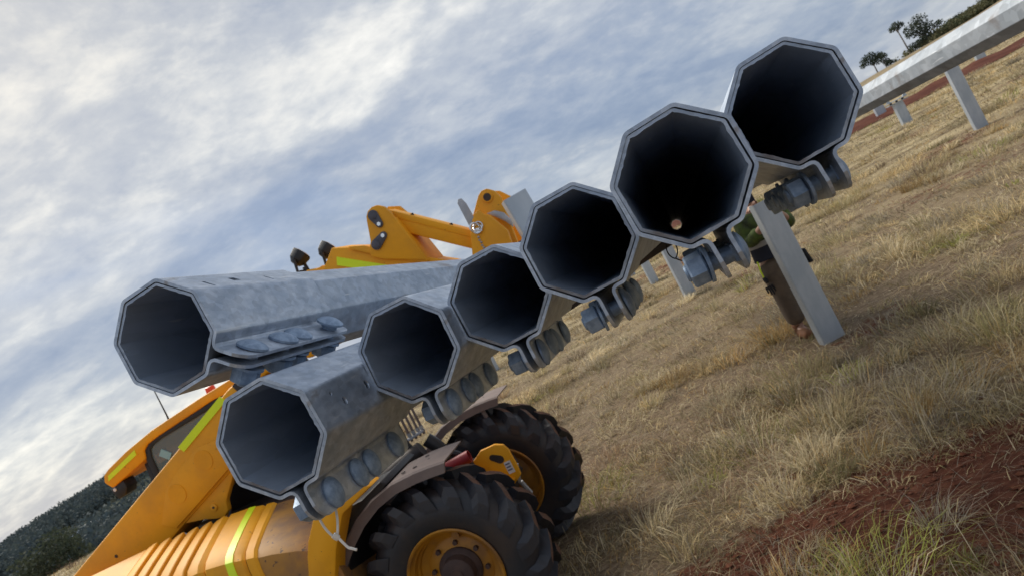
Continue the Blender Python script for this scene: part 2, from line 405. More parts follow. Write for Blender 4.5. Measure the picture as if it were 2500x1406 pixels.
def build_ground():
    az = np.concatenate([np.arange(-180, -62, 4.0), np.arange(-62, 74, 0.5), np.arange(74, 180, 4.0)])
    rad = np.concatenate([[0.25], 0.5 * (3500 / 0.5) ** (np.arange(250) / 249.0)])
    A, Rr = np.meshgrid(np.radians(az), rad)
    X = Rr * np.sin(A); Y = Rr * np.cos(A); Z = terr(X, Y)
    na, nr = len(az), len(rad)
    V = np.stack([X, Y, Z], -1).reshape(-1, 3)
    i, j = np.meshgrid(np.arange(nr - 1), np.arange(na), indexing='ij')
    j2 = (j + 1) % na
    Fq = np.stack([i * na + j, i * na + j2, (i + 1) * na + j2, (i + 1) * na + j], -1).reshape(-1, 4)[:, ::-1]
    me = bpy.data.meshes.new('ground')
    me.from_pydata(V.tolist(), [], Fq.tolist() + [list(range(na))])
    me.polygons.foreach_set('use_smooth', [True] * len(me.polygons))
    at = me.color_attributes.new('soil', 'FLOAT_COLOR', 'POINT')
    s = soil(V[:, 0], V[:, 1])
    g = fbm(V[:, 0], V[:, 1], 0.9, 3)
    rr = np.hypot(V[:, 0], V[:, 1]); ph = np.degrees(np.arctan2(V[:, 0], V[:, 1]))
    h = sstep(100, 170, rr) * (1 - sstep(-8, 4, ph) * 0.0)
    lw = sstep(-18, -26, ph) * sstep(115, 150, rr)
    c = np.stack([s, g * (1 - lw), h, np.ones_like(s)], -1)
    at.data.foreach_set('color', c.astype(np.float32).ravel())
    me.update()
    o = link('ground', me); tag(o, kind='structure')
    m = bpy.data.materials.new('dry_ground'); m.use_nodes = True
    nt = m.node_tree; N, L = nt.nodes.new, nt.links.new
    b = nt.nodes['Principled BSDF']; b.inputs['Roughness'].default_value = 0.95; b.inputs['Specular IOR Level'].default_value = 0.1
    a = N('ShaderNodeAttribute'); a.attribute_name = 'soil'
    sp = N('ShaderNodeSeparateColor'); L(a.outputs['Color'], sp.inputs[0])
    geo = N('ShaderNodeNewGeometry')
    def noise(sc, det, stretch=(1, 1, 1), rg=0.6):
        mp = N('ShaderNodeMapping'); L(geo.outputs['Position'], mp.inputs[0]); mp.inputs['Scale'].default_value = stretch
        n = N('ShaderNodeTexNoise'); L(mp.outputs[0], n.inputs['Vector']); n.inputs['Scale'].default_value = sc; n.inputs['Detail'].default_value = det
        n.inputs['Roughness'].default_value = rg
        return n.outputs['Fac']
    def ramp(v, stops):
        r = N('ShaderNodeValToRGB'); L(v, r.inputs[0]); e = r.color_ramp.elements
        while len(e) > 1: e.remove(e[-1])
        e[0].position = stops[0][0]; e[0].color = (*stops[0][1], 1)
        for p, c in stops[1:]:
            q = e.new(p); q.color = (*c, 1)
        return r.outputs[0]
    def mixc(f, x, y):
        q = N('ShaderNodeMix'); q.data_type = 'RGBA'; L(f, q.inputs[0]); L(x, q.inputs[6]); L(y, q.inputs[7]); return q.outputs[2]
    thatch = ramp(noise(26, 8, (0.45, 1, 1), 0.7), [(0.25, (0.060, 0.038, 0.026)), (0.45, (0.165, 0.115, 0.074)), (0.6, (0.28, 0.21, 0.135)), (0.8, (0.42, 0.33, 0.22))])  # darkest thatch tones put gap shade into the colour
    straw = ramp(noise(1.1, 12, (0.5, 1, 1), 0.80), [(0.37, (0.085, 0.060, 0.038)), (0.46, (0.25, 0.19, 0.11)), (0.55, (0.43, 0.345, 0.20)), (0.66, (0.56, 0.46, 0.28))])  # dark stops paint shaded gaps between tussocks into the straw ground
    red = ramp(noise(14, 9, (0.6, 1, 1), 0.75), [(0.28, (0.042, 0.015, 0.010)), (0.5, (0.125, 0.044, 0.025)), (0.72, (0.22, 0.095, 0.056))])
    hill = ramp(noise(0.16, 8, (0.5, 1, 1), 0.7), [(0.32, (0.10, 0.105, 0.06)), (0.5, (0.26, 0.205, 0.13)), (0.7, (0.34, 0.265, 0.18))])
    dist = N('ShaderNodeVectorMath'); dist.operation = 'LENGTH'; L(geo.outputs['Position'], dist.inputs[0])
    mr = N('ShaderNodeMapRange'); L(dist.outputs['Value'], mr.inputs[0]); mr.inputs[1].default_value = 7; mr.inputs[2].default_value = 22
    base = mixc(mr.outputs[0], thatch, straw)
    lt = N('ShaderNodeMath'); lt.operation = 'LESS_THAN'; L(sp.outputs[1], lt.inputs[0]); lt.inputs[1].default_value = 0.12
    wood = ramp(noise(0.05, 8, (1, 1, 1), 0.7), [(0.35, (0.035, 0.045, 0.035)), (0.62, (0.07, 0.078, 0.052)), (0.72, (0.20, 0.165, 0.115))])
    base = mixc(sp.outputs[2], base, hill)
    base = mixc(lt.outputs[0], base, wood)
    ad = N('ShaderNodeMath'); ad.operation = 'ADD'; L(sp.outputs[0], ad.inputs[0])
    nn = N('ShaderNodeMath'); nn.operation = 'MULTIPLY_ADD'; L(noise(9, 6, (0.7, 1, 1), 0.65), nn.inputs[0]); nn.inputs[1].default_value = 1.5; nn.inputs[2].default_value = -0.75
    L(nn.outputs[0], ad.inputs[1])
    sm = N('ShaderNodeMapRange'); sm.interpolation_type = 'SMOOTHSTEP'; L(ad.outputs[0], sm.inputs[0]); sm.inputs[1].default_value = 0.22; sm.inputs[2].default_value = 0.48
    fin = mixc(sm.outputs[0], base, red)
    L(fin, b.inputs['Base Color'])
    bp = N('ShaderNodeBump'); bp.inputs['Strength'].default_value = 0.9; bp.inputs['Distance'].default_value = 0.05
    L(noise(13, 9, (0.6, 1, 1), 0.7), bp.inputs['Height']); L(bp.outputs[0], b.inputs['Normal'])
    me.materials.append(m)
build_ground()

M['red_soil'] = mat('red_dirt', (0.085, 0.028, 0.018), 0.95, var=(0.14, 0.055, 0.034), var_scale=0.8, var_amt=0.9, bump=0.6, bump_scale=3, bump_dist=0.1, spec=0.1)
def build_track():
    mb = MB()
    xs = np.arange(4, 95, 1.0); vs = []
    offs = [-3.8, -2.6, -1.2, 0, 1.2, 2.6, 3.6]; hs = [0.03, 0.22, 0.10, 0.06, 0.10, 0.30, 0.03]
    for x in xs:
        yc = 43.5 + 0.05 * (x - 25) + 0.5 * math.sin(x * 0.13)
        for k, (o, h) in enumerate(zip(offs, hs)):
            y = yc + o + (0.5 * (random.random() - 0.5) if k in (0, 6) else 0.0)
            vs.append((x, y, terr1(x, y) + h * (0.7 + 0.6 * random.random())))
    n = len(offs); fs = []
    for i in range(len(xs) - 1):
        for k in range(n - 1):
            fs.append((i * n + k, (i + 1) * n + k, (i + 1) * n + k + 1, i * n + k + 1))
    mb.add(vs, fs, True)
    tag(mb.build('dirt_track', M['red_soil']), kind='structure')
build_track()

# ------------------------------------------------------------------ piles
def pile(name, label, x, y, h, w, d, rz, group, rim=False, sink=0.25):
    """galvanised C-section pile, open side away from +y"""
    r = empty(name, (x, y, terr1(x, y)), rz)
    tag(r, label, 'post', group)
    t = 0.006
    mb = MB()
    lip = min(0.02, w * 0.15)
    path = [(-w / 2 + lip, d), (-w / 2, d), (-w / 2, 0), (w / 2, 0), (w / 2, d), (w / 2 - lip, d)]
    # rounded web corners
    pp = []
    for i, p in enumerate(path):
        if 0 < i < len(path) - 1:
            a, c = Vector(path[i - 1]), Vector(path[i + 1]); q = Vector(p)
            rr = min(0.012, (q - a).length * 0.45, (q - c).length * 0.45)
            p0 = q + (a - q).normalized() * rr; p2 = q + (c - q).normalized() * rr
            pp += [tuple(p0), tuple(p0 * 0.25 + q * 0.5 + p2 * 0.25), tuple(p2)]
        else: pp.append(p)
    strip(mb, pp, t, -sink, h)
    mb.build('channel_section', M['post'], r)
    return r
def strip(mb, path, t, z0, z1):
    """open sheet-metal path (x,y) with thickness t extruded in z"""
    P = [Vector((p[0], p[1])) for p in path]; n = len(P); L_, R2 = [], []
    for i in range(n):
        d = (P[min(i + 1, n - 1)] - P[max(i - 1, 0)]).normalized()
        nr = Vector((-d.y, d.x))
        L_.append(P[i] + nr * t / 2); R2.append(P[i] - nr * t / 2)
    vs = []
    for z in (z0, z1):
        vs += [(p.x, p.y, z) for p in L_] + [(p.x, p.y, z) for p in R2]
    fs = []
    for i in range(n - 1):
        fs += [(i, i + 1, 2 * n + i + 1, 2 * n + i), (n + i + 1, n + i, 3 * n + i, 3 * n + i + 1),
               (2 * n + i, 2 * n + i + 1, 3 * n + i + 1, 3 * n + i), (i + 1, i, n + i, n + i + 1)]
    fs += [(0, 2 * n, 3 * n, n), (n - 1, 2 * n - 1, 4 * n - 1, 3 * n - 1)]
    mb.add(vs, fs)
G_POST = 'steel posts standing in the paddock'
near_post = pile('steel_post', 'broad galvanised steel post with open top, worker standing behind it', 2.28, 6.38, 1.36, 0.205, 0.11, R_(3), G_POST)
bpole = pile('steel_post', 'galvanised steel post in grass under the carried tubes, capped by a clamp', 2.77, 13.07, 1.24, 0.20, 0.12, R_(6), G_POST)
pile('steel_post', 'short looking galvanised post beyond the clamp topped post in the same row', 3.22, 18.26, 1.30, 0.20, 0.12, R_(6), G_POST)
pile('steel_post', 'most distant galvanised post of the row behind the carried tubes', 3.62, 23.6, 1.30, 0.20, 0.12, R_(6), G_POST)
pile('steel_post', 'tall pale galvanised post rising from grass below the mounted tube', 10.15, 15.2, 1.42, 0.24, 0.16, R_(-14), G_POST)
pile('steel_post', 'slim pale galvanised post beyond the tall pale post near the red track', 15.55, 17.6, 1.55, 0.22, 0.16, R_(-14), G_POST)
brg = pile('steel_post', 'distant galvanised post carrying a bolted bearing bracket on top', 15.8, 27.2, 0.86, 0.34, 0.24, R_(-10), G_POST)
pile('steel_post', 'small far galvanised post standing against the red dirt track', 23.3, 42.0, 1.25, 0.52, 0.3, R_(-10), G_POST, sink=0.3)
pile('steel_post', 'tiny far galvanised post at the red dirt track under the mounted tube middle', 35.2, 49.6, 1.45, 0.60, 0.3, R_(-10), G_POST, sink=0.4)
pile('steel_post', 'galvanised post glimpsed between the carried tubes above the mudguards', -1.25, 17.3, 1.30, 0.22, 0.12, R_(6), G_POST)
pile('steel_post', 'galvanised post glimpsed under the fourth carried tube over dry grass', -0.05, 19.5, 1.30, 0.20, 0.12, R_(6), G_POST)
# bearing bracket on the distant post (parts of that post)
mb = MB()
mb.box(-0.36, 0.36, -0.06, 0.34, 0.86, 0.885)
mb.box(-0.36, 0.36, -0.06, 0.34, 0.95, 0.975)
mb.prism([(-0.36, 0.975), (-0.22, 0.975), (-0.29, 1.12), (-0.38, 1.12)], 0.0, 0.06)
mb.prism([(0.36, 0.975), (0.22, 0.975), (0.29, 1.12), (0.38, 1.12)], 0.0, 0.06)
bb = mb.build('bearing_bracket', M['post'], brg)
for dx in (-0.22, 0.0, 0.22):
    MB().lathe([(0, 0.001), (0, 0.045), (0.07, 0.045), (0.07, 0.001)], (dx, 0.1, 0.885), (0, 0, 1), 8, False).build('bolt', M['dark'], bb)
# clamp on the row post that carries the mounted tube
mb = MB(); mb.box(-0.13, 0.13, 0.0, 0.10, 1.24, 1.26); mb.prism([(-0.10, 1.26), (0.10, 1.26), (0.05, 1.44), (-0.05, 1.44)], 0.02, 0.08)
mb.build('clamp', M['post'], bpole)
off = pile('steel_post', 'galvanised post holding up the open near end of the mounted tube', 1.87, 0.75, 1.70, 0.20, 0.12, R_(6), G_POST)

# ------------------------------------------------------------------ trees
def leafcloud(centers, n, size, cols, flat=0.75, seed=1):
    """leaf-sized quads spread through blobs: centers = [(x,y,z,r)]"""
    g = np.random.default_rng(seed)
    C = np.array(centers, float); w = C[:, 3] ** 2; w /= w.sum()
    k = g.choice(len(C), n, p=w)
    d = g.normal(size=(n, 3)); d /= np.linalg.norm(d, axis=1)[:, None]
    rr = C[k, 3] * g.random(n) ** 0.45
    p = C[k, :3] + d * rr[:, None] * np.array([1, 1, flat])
    a = g.normal(size=(n, 3)); a /= np.linalg.norm(a, axis=1)[:, None]
    b = np.cross(a, g.normal(size=(n, 3))); b /= np.linalg.norm(b, axis=1)[:, None]
    s = size * (0.5 + g.random(n))[:, None]
    V = np.stack([p - a * s, p + b * s * 0.55, p + a * s, p - b * s * 0.55], 1).reshape(-1, 3)
    tone = g.random(len(C))[k]
    ci = np.clip((tone * 0.6 + g.random(n) * 0.4) * len(cols), 0, len(cols) - 1e-3).astype(int)
    col = np.array(cols)[ci] * (0.75 + 0.5 * g.random(n))[:, None]
    return V, np.repeat(col, 4, 0)
def quadmesh(name, V, col, matl, parent=None):
    me = bpy.data.meshes.new(name)
    n = len(V) // 4
    me.vertices.add(len(V)); me.vertices.foreach_set('co', V.astype(np.float32).ravel())
    me.loops.add(len(V)); me.loops.foreach_set('vertex_index', np.arange(len(V), dtype=np.int32))
    me.polygons.add(n); me.polygons.foreach_set('loop_start', np.arange(0, 4 * n, 4, dtype=np.int32))
    at = me.color_attributes.new('tint', 'FLOAT_COLOR', 'POINT')
    at.data.foreach_set('color', np.concatenate([col, np.ones((len(col), 1))], 1).astype(np.float32).ravel())
    me.update(calc_edges=True)
    me.materials.append(matl)
    return link(name, me, parent)
def foliage_mat(name, rough=0.8, trans=0.25):
    m = bpy.data.materials.new(name); m.use_nodes = True
    nt = m.node_tree; N, L = nt.nodes.new, nt.links.new
    a = N('ShaderNodeAttribute'); a.attribute_name = 'tint'
    b = nt.nodes['Principled BSDF']; b.inputs['Roughness'].default_value = rough; b.inputs['Specular IOR Level'].default_value = 0.2
    L(a.outputs['Color'], b.inputs['Base Color'])
    t = N('ShaderNodeBsdfTranslucent'); L(a.outputs['Color'], t.inputs['Color'])
    mx = N('ShaderNodeMixShader'); mx.inputs[0].default_value = trans
    L(b.outputs[0], mx.inputs[1]); L(t.outputs[0], mx.inputs[2])
    L(mx.outputs[0], nt.nodes['Material Output'].inputs['Surface'])
    return m
M['leaf'] = foliage_mat('leaves'); M['grass'] = foliage_mat('grass_blades', 0.7, 0.32)
M['bark'] = mat('pale_bark', (0.26, 0.23, 0.20), 0.9, var=(0.14, 0.115, 0.10), var_scale=3, var_amt=0.8)
GUM = [(0.040, 0.055, 0.040), (0.062, 0.078, 0.050), (0.085, 0.098, 0.062), (0.050, 0.070, 0.056)]
OLIVE = [(0.12, 0.125, 0.06), (0.17, 0.16, 0.085), (0.10, 0.115, 0.06)]
def tree(label, x, y, h, blobs, trunk_r, n, size, cols=GUM, cat='tree', name='gum_tree', group='trees on the skyline above the mounted tube', lean=0.0, seed=1, flat=0.75):
    r = empty(name, (x, y, terr1(x, y))); tag(r, label, cat, group)
    mb = MB()
    top = min(b[2] for b in blobs)
    mb.tube([(0, 0, -0.3), (lean * 0.4, 0, top * 0.5), (lean, 0, top)], [trunk_r, trunk_r * 0.8, trunk_r * 0.6], 8)
    for b in blobs:
        mb.tube([(lean, 0, top * 0.85), ((lean + b[0]) / 2, b[1] / 2, (top + b[2]) / 2 + 0.1), (b[0], b[1], b[2])], [trunk_r * 0.5, trunk_r * 0.35, trunk_r * 0.15], 6)
    mb.build('trunk', M['bark'], r)
    V, c = leafcloud(blobs, int(n * 0.42), size * 0.85, cols, flat, seed)
    quadmesh('crown', V, c, M['leaf'], r)
    return r
tree('spreading round headed gum tree furthest down the skyline slope', 86.2, 150, 6.0, [(-1.2, 0, 3.4, 1.3), (0.3, 0.5, 3.8, 1.2), (1.3, -0.4, 3.0, 1.2), (-0.4, -0.6, 2.7, 1.1), (0.9, 0, 2.0, 0.8), (-1.8, 0.3, 2.6, .8)], 0.16, 2600, 0.20, seed=3)
tree('small two tiered gum tree beside the spreading skyline gum', 88.6, 150.5, 4.6, [(-0.6, 0, 2.9, 0.95), (0.5, 0.2, 2.5, 0.85), (0.3, 0, 1.5, 0.85), (0.9, 0, 1.1, .6)], 0.14, 1500, 0.19, seed=4)
tree('slender gum with bare pale trunk and small flat crown on the skyline', 93.9, 150, 7.2, [(-1.1, 0, 6.2, 0.9), (0.0, 0.2, 6.7, 0.95), (0.9, 0, 6.3, 0.75), (0.1, 0, 5.9, .6)], 0.17, 1500, 0.18, seed=5, lean=-0.3)
tree('largest dark dense gum tree on the skyline', 98.8, 151, 8.5, [(-1.7, 0, 4.4, 1.9), (0.4, 0.4, 5.2, 1.9), (-0.5, -0.5, 3.1, 1.7), (1.3, 0.2, 3.5, 1.5), (-2.4, 0, 3.4, 1.2), (3.2, 0, 2.7, 1.0), (4.2, .3, 3.1, .8), (0.5, 0, 1.6, 1.6)], 0.3, 4200, 0.23, seed=6)
tree('low rounded bush at the foot of the slender skyline gum', 94.9, 149, 2.4, [(-0.6, 0, 1.0, 1.2), (0.8, 0.2, 1.1, 1.2), (1.9, 0, 1.5, 1.0)], 0.1, 1500, 0.2, cat='bush', name='bush', seed=7)
tree('dark round bush rising out of the scrubby ridge', 106.0, 150, 3.2, [(0, 0, 1.7, 1.4), (0.7, 0.3, 1.4, 1.2), (-.5, 0, .9, 1.2)], 0.1, 1500, 0.2, cat='bush', name='bush', seed=8)
tree('small clump of scrub under the spreading skyline gum', 88.2, 148, 1.6, [(-0.5, 0, 0.7, 0.8), (0.5, 0.2, 0.6, 0.7)], 0.06, 600, 0.17, cat='bush', name='bush', seed=9)
# scrub along the right ridge: nobody could count it
def scrub(name, label, pts, n, size, cols, seed):
    V, c = leafcloud(pts, n, size, cols, 0.8, seed)
    o = quadmesh(name, V, c, M['leaf']); tag(o, label, 'scrub', kind='stuff'); return o
g = np.random.default_rng(21); pts = []
for i in range(420):
    x = 96 + 42 * g.random() ** 0.9; y = 150 + 14 * (g.random() - 0.3) + (96 - x) * 0.25
    rr = 0.7 + 1.1 * g.random() * sstep(95, 108, x) + 0.2
    pts.append((x, y, terr1(x, y) + rr * 0.6, rr))
scrub('ridge_scrub', 'olive green scrub covering the ridge above the mounted tube', pts, 26000, 0.26, OLIVE, 22)
# wooded hill on the left
pts = []
for i in range(2300):
    ph = R_(-26 - 24 * g.random()); r = 140 + 290 * g.random() ** 0.8
    x, y = r * math.sin(ph), r * math.cos(ph)
    clear = fbm(x, y, 0.02, 2)
    if r < 330 and clear > 0.68 + 0.1 * g.random(): continue
    rr = 2.4 + 2.2 * g.random()
    pts.append((x, y, terr1(x, y) + rr * 0.8, rr))
scrub('wooded_hillside', 'gum woodland covering the distant hillside, leaf colours tinted bluish for haze', pts, 185000, 0.50, [(0.062, 0.084, 0.092), (0.080, 0.104, 0.108), (0.100, 0.120, 0.112), (0.070, 0.096, 0.108)], 23)  # distance haze is painted into the pale bluish leaf colours
GL = 'gum trees in the valley behind the loader'
tree('broad dark gum tree standing lowest in the valley left of the loader', -43.5, 60, 7, [(-1.6, 0, 3.2, 1.7), (0.6, 0.6, 3.8, 1.7), (1.8, -0.4, 2.9, 1.4), (-0.4, -0.6, 2.3, 1.5), (-2.8, 0, 2.2, 1.2), (2.7, 0, 2.0, 0.9)], 0.28, 7000, 0.16, seed=31, group=GL)
tree('dark bushy gum tree at the left edge of the valley', -50.5, 62, 5, [(-1.8, 0, 2.2, 1.7), (0.6, 0.3, 2.6, 1.6), (2.4, 0, 1.8, 1.3), (-.4, 0, 1.3, 1.3)], 0.24, 5000, 0.16, seed=32, group=GL)
tree('loose green gum tree next to the pale roofed house', -83, 118, 8, [(-2, 0, 4.6, 2.2), (1, 0.5, 5.0, 2.2), (2.6, 0, 3.6, 1.7), (-.5, 0, 2.6, 2.0)], 0.3, 5000, 0.26, seed=33, group=GL)
tree('gum tree close against the boom of the loader on the hillside', -66, 120, 9, [(-2, 0, 5.2, 2.4), (1.4, 0.5, 5.6, 2.6), (3.0, 0, 4.0, 2.0), (-1.5, 0, 3.0, 2.2)], 0.3, 5500, 0.26, seed=34, group=GL)
# house
hx, hy = -113.0, 172.0
hr = empty('farm_house', (hx, hy, terr1(hx, hy) + 1.2), R_(20)); tag(hr, 'small cream farm house with pale metal roof among trees on hillside', 'house')
M['cream'] = mat('cream_wall', (0.55, 0.46, 0.32), 0.8); M['roof'] = mat('pale_roof', (0.60, 0.63, 0.66), 0.4, 0.2)
MB().box(-3.2, 3.2, -2.2, 2.2, -3.5, 2.2).build('wall', M['cream'], hr)
MB().prism([(-3.8, 2.2), (3.8, 2.2), (2.6, 3.3), (-2.6, 3.3)], -2.8, 2.8).build('roof', M['roof'], hr)
for dx in (-1.7, 0.2, 1.9): MB().box(dx - 0.4, dx + 0.4, -2.24, -2.19, 0.7, 1.7).build('window', M['glass'], hr)

# ------------------------------------------------------------------ grass
def build_grass():
    g = np.random.default_rng(77)
    PAL = np.array([(0.56, 0.440, 0.250), (0.66, 0.560, 0.375), (0.27, 0.235, 0.110), (0.36, 0.37, 0.095), (0.26, 0.175, 0.115), (0.38, 0.325, 0.250), (0.48, 0.315, 0.130), (0.38, 0.315, 0.170)])
    PAL = PAL * np.array([1.12, 1.12, 1.08])
    def place(n, r0, r1, pw, a0=-46, a1=66):
        u = g.random(n)
        e = 2 - pw
        r = (r0 ** e + u * (r1 ** e - r0 ** e)) ** (1 / e) if abs(e) > 1e-6 else r0 * (r1 / r0) ** u
        ph = np.radians(a0 + (a1 - a0) * g.random(n))
        return r * np.sin(ph), r * np.cos(ph), r
    allP, allC, allT = [], [], []
    base = [0]
    def emit(px, py, h, w, ang, lean, bend, col):
        """blades as 5-vertex curved strips"""
        n = len(px)
        pz = terr(px, py) - 0.006
        dx, dy = np.cos(ang), np.sin(ang)
        sx, sy = -dy, dx
        tw = g.random(n) * 6.28
        wx, wy = np.cos(tw), np.sin(tw)
        mid_h = h * 0.55; ml = lean * 0.35
        P = np.zeros((n, 5, 3))
        P[:, 0] = np.stack([px - wx * w, py - wy * w, pz], 1)
        P[:, 1] = np.stack([px + wx * w, py + wy * w, pz], 1)
        mx = px + dx * ml; my = py + dy * ml
        P[:, 2] = np.stack([mx - wx * w * 0.8, my - wy * w * 0.8, pz + mid_h], 1)
        P[:, 3] = np.stack([mx + wx * w * 0.8, my + wy * w * 0.8, pz + mid_h], 1)
        P[:, 4] = np.stack([px + dx * lean, py + dy * lean, pz + h * (1 - bend)], 1)
        T = np.array([[0, 1, 3], [0, 3, 2], [2, 3, 4]])
        allP.append(P.reshape(-1, 3)); allC.append(np.repeat(col, 5, 0))
        allT.append((T[None] + (np.arange(n) * 5)[:, None, None]).reshape(-1, 3) + base[0])
        base[0] += n * 5
    def veh_ok(x, y):     # keep blades out of the wheels
        vx = x * math.cos(R_(13.2)) - y * math.sin(R_(13.2)); vy = x * math.sin(R_(13.2)) + y * math.cos(R_(13.2))
        return ~((vx > -2.35) & (vx < -1.38) & (((vy > 3.55) & (vy < 3.98)) | ((vy > 4.86) & (vy < 5.28))))
    def track_(x, y): return (np.abs(y - 43.5 - 0.05 * (x - 25)) < 3.4) & (x > 3)
    def tufts(NT, r0, r1, pw, hmin, hvar, rmin, rvar, nb, wk, soil_k, tall):
        x, y, r = place(NT, r0, r1, pw)
        s = soil(x, y)
        dens = fbm(x, y, 0.8, 3)
        keep = (g.random(NT) > s * soil_k) & ~track_(x, y) & veh_ok(x, y)
        if tall: keep &= dens + 0.25 * (g.random(NT) - 0.5) > 0.49
        x, y, r = x[keep], y[keep], r[keep]; n = len(x)
        big = g.random(n) ** 1.6
        th = (hmin + hvar * big) * (1 + 0.004 * r) * (0.66 + 0.34 * sstep(3.5, 8, r))
        tr = (rmin + rvar * g.random(n)) * (1 + 0.035 * r)
        c1 = fbm(x * 0.7, y, 0.45, 3); c2 = fbm(x, y, 1.3, 2); c3 = fbm(x + 40, y, 0.6, 2); farw = sstep(4, 10, r)
        pr = np.zeros((n, 8))
        pr[:, 0] = 0.6 + 1.4 * farw; pr[:, 1] = 0.4 + 1.0 * farw * sstep(0.42, 0.6, c1); pr[:, 2] = 1.0 * sstep(0.42, 0.62, c2) + 0.12
        pr[:, 3] = (1.6 if tall else 0.5) * sstep(0.58, 0.70, c2); pr[:, 4] = 0.9 * sstep(0.6, 0.4, c1) + 0.15; pr[:, 5] = 0.9 * sstep(0.4, 0.6, c3) + 0.2
        pr[:, 6] = 0.35 + 0.4 * sstep(0.55, 0.7, c1); pr[:, 7] = 0.9
        cp = np.cumsum(pr / pr.sum(1, keepdims=True), 1); ti = (g.random(n)[:, None] > cp).sum(1).clip(0, 7)
        wind = R_(20) + 1.3 * (fbm(x, y, 0.35, 2) - 0.5) * 6
        bright = (0.50 + 0.95 * g.random(n)) if tall else (0.65 + 0.5 * g.random(n))
        NB = np.maximum((nb * (0.6 + 0.8 * g.random(n)) * np.where(r < 9, 1.0, np.where(r < 20, 0.8, 0.55))).astype(int), 8)
        idx = np.repeat(np.arange(n), NB); m = len(idx)
        a = g.random(m) * 6.283; q = np.sqrt(g.random(m)); rad = q * tr[idx]
        bx = x[idx] + np.cos(a) * rad; by = y[idx] + np.sin(a) * rad
        h = th[idx] * (0.5 + 0.65 * g.random(m)) * (1.05 - 0.35 * q)
        out = a + (g.random(m) - 0.5) * 1.4
        lx = np.cos(out) * 0.7 * (0.3 + q) + np.cos(wind[idx]) * 0.5; ly = np.sin(out) * 0.7 * (0.3 + q) + np.sin(wind[idx]) * 0.5
        ang = np.arctan2(ly, lx)
        lean = h * (0.35 + 1.5 * g.random(m)) * np.hypot(lx, ly)
        bend = 0.05 + 0.4 * g.random(m)
        flat = g.random(m) < 0.34
        lean = np.where(flat, h * (1.3 + 1.6 * g.random(m)), lean); bend = np.where(flat, 0.45 + 0.42 * g.random(m), bend)
        ang = np.where(flat, ang + 0.9 * g.normal(size=m), ang)
        w = (0.0008 + 0.0009 * g.random(m)) * (1 + wk * r[idx])
        mixi = np.where(g.random(m) < 0.74, ti[idx], g.integers(0, 8, m))
        mixi = np.where((mixi == 3) & (ti[idx] != 3), 7, mixi)
        col = PAL[mixi] * ((0.62 + 0.6 * g.random(m)) * bright[idx])[:, None]
        emit(bx, by, h, w, ang, lean, bend, col)
        return x, y, r, n
    x, y, r, n = tufts(8500, 2.2, 80, 1.62, 0.030, 0.090, 0.05, 0.09, 28, 0.22, 1.0, False)
    x, y, r, n = tufts(5600, 2.3, 70, 1.50, 0.09, 0.19, 0.05, 0.13, 84, 0.17, 0.92, True)
    tufts(1100, 3.0, 60, 1.45, 0.17, 0.16, 0.10, 0.20, 230, 0.13, 1.0, True)
    # --- upright seed stalks
    k = g.integers(0, n, 20000); k = k[r[k] < 20]
    m = len(k)
    hh = 0.10 + 0.20 * g.random(m); aa = g.random(m) * 6.283
    emit(x[k] + 0.06 * g.normal(size=m), y[k] + 0.06 * g.normal(size=m), hh, (0.0006 + 0.0004 * g.random(m)) * (1 + 0.2 * r[k]), aa, hh * (0.2 + 0.8 * g.random(m)), 0.1 + 0.2 * g.random(m), PAL[g.choice([0, 1, 5, 1], m)] * (0.8 + 0.5 * g.random(m))[:, None])
    # --- matted short blades between the tussocks
    NM = 210000
    x, y, r = place(NM, 2.15, 80, 1.60)
    s = soil(x, y)
    keep = (g.random(NM) > 0.95 * s) & ~track_(x, y) & veh_ok(x, y)
    x, y, r = x[keep], y[keep], r[keep]; m = len(x)
    c1 = fbm(x * 0.6, y, 1.6, 3); c2 = fbm(x * 0.6 + 30, y, 0.5, 3); c3 = fbm(x * 0.5, y, 4.0, 2)
    hh = (0.018 + 0.075 * g.random(m) ** 1.5) * (0.45 + 1.1 * sstep(0.40, 0.62, c1)) * (1 + 0.01 * r)
    sel = np.where(c2 + 0.22 * (g.random(m) - 0.5) > 0.50, g.choice([0, 1, 0, 6, 7], m), g.choice([5, 4, 7, 0, 2], m))
    col = PAL[sel] * ((0.45 + 0.55 * g.random(m)) * (0.55 + 0.95 * sstep(0.35, 0.65, c3)))[:, None]
    aw = 5.0 * fbm(x, y, 0.8, 2) + 0.9 * g.normal(size=m)
    emit(x, y, hh, (0.0007 + 0.0008 * g.random(m)) * (1 + 0.24 * r), aw, hh * (0.4 + 1.9 * g.random(m)), 0.1 + 0.45 * g.random(m), col)
    # --- fallen straw
    NL = 115000
    x, y, r = place(NL, 2.1, 40, 1.75)
    s = soil(x, y)
    keep = (g.random(NL) > 0.18 * s) & ~track_(x, y) & veh_ok(x, y)
    x, y, r, s = x[keep], y[keep], r[keep], s[keep]; m = len(x)
    ln = 0.05 + 0.24 * g.random(m) ** 1.7
    ang = np.where(g.random(m) < 0.6, R_(12) + 0.75 * g.normal(size=m), g.random(m) * 6.283)
    ang = np.where(g.random(m) < 0.5, ang, ang + math.pi)
    dirt = sstep(0.25, 0.8, s)[:, None] * (g.random(m) < 0.62)[:, None]
    lc = PAL[g.choice([0, 1, 1, 5, 4, 5, 7], m)] * (0.5 + 0.75 * g.random(m) ** 1.5)[:, None]
    lc = lc * (1 - dirt) + dirt * np.array([(0.30, 0.175, 0.115)]) * (0.6 + 0.8 * g.random(m))[:, None]
    emit(x, y, 0.008 + 0.030 * g.random(m), (0.0005 + 0.0009 * g.random(m)) * (1 + 0.22 * r), ang, ln, 0.2 * g.random(m), lc)
    P = np.concatenate(allP); T = np.concatenate(allT); C = np.concatenate(allC)
    me = bpy.data.meshes.new('dry_grass')
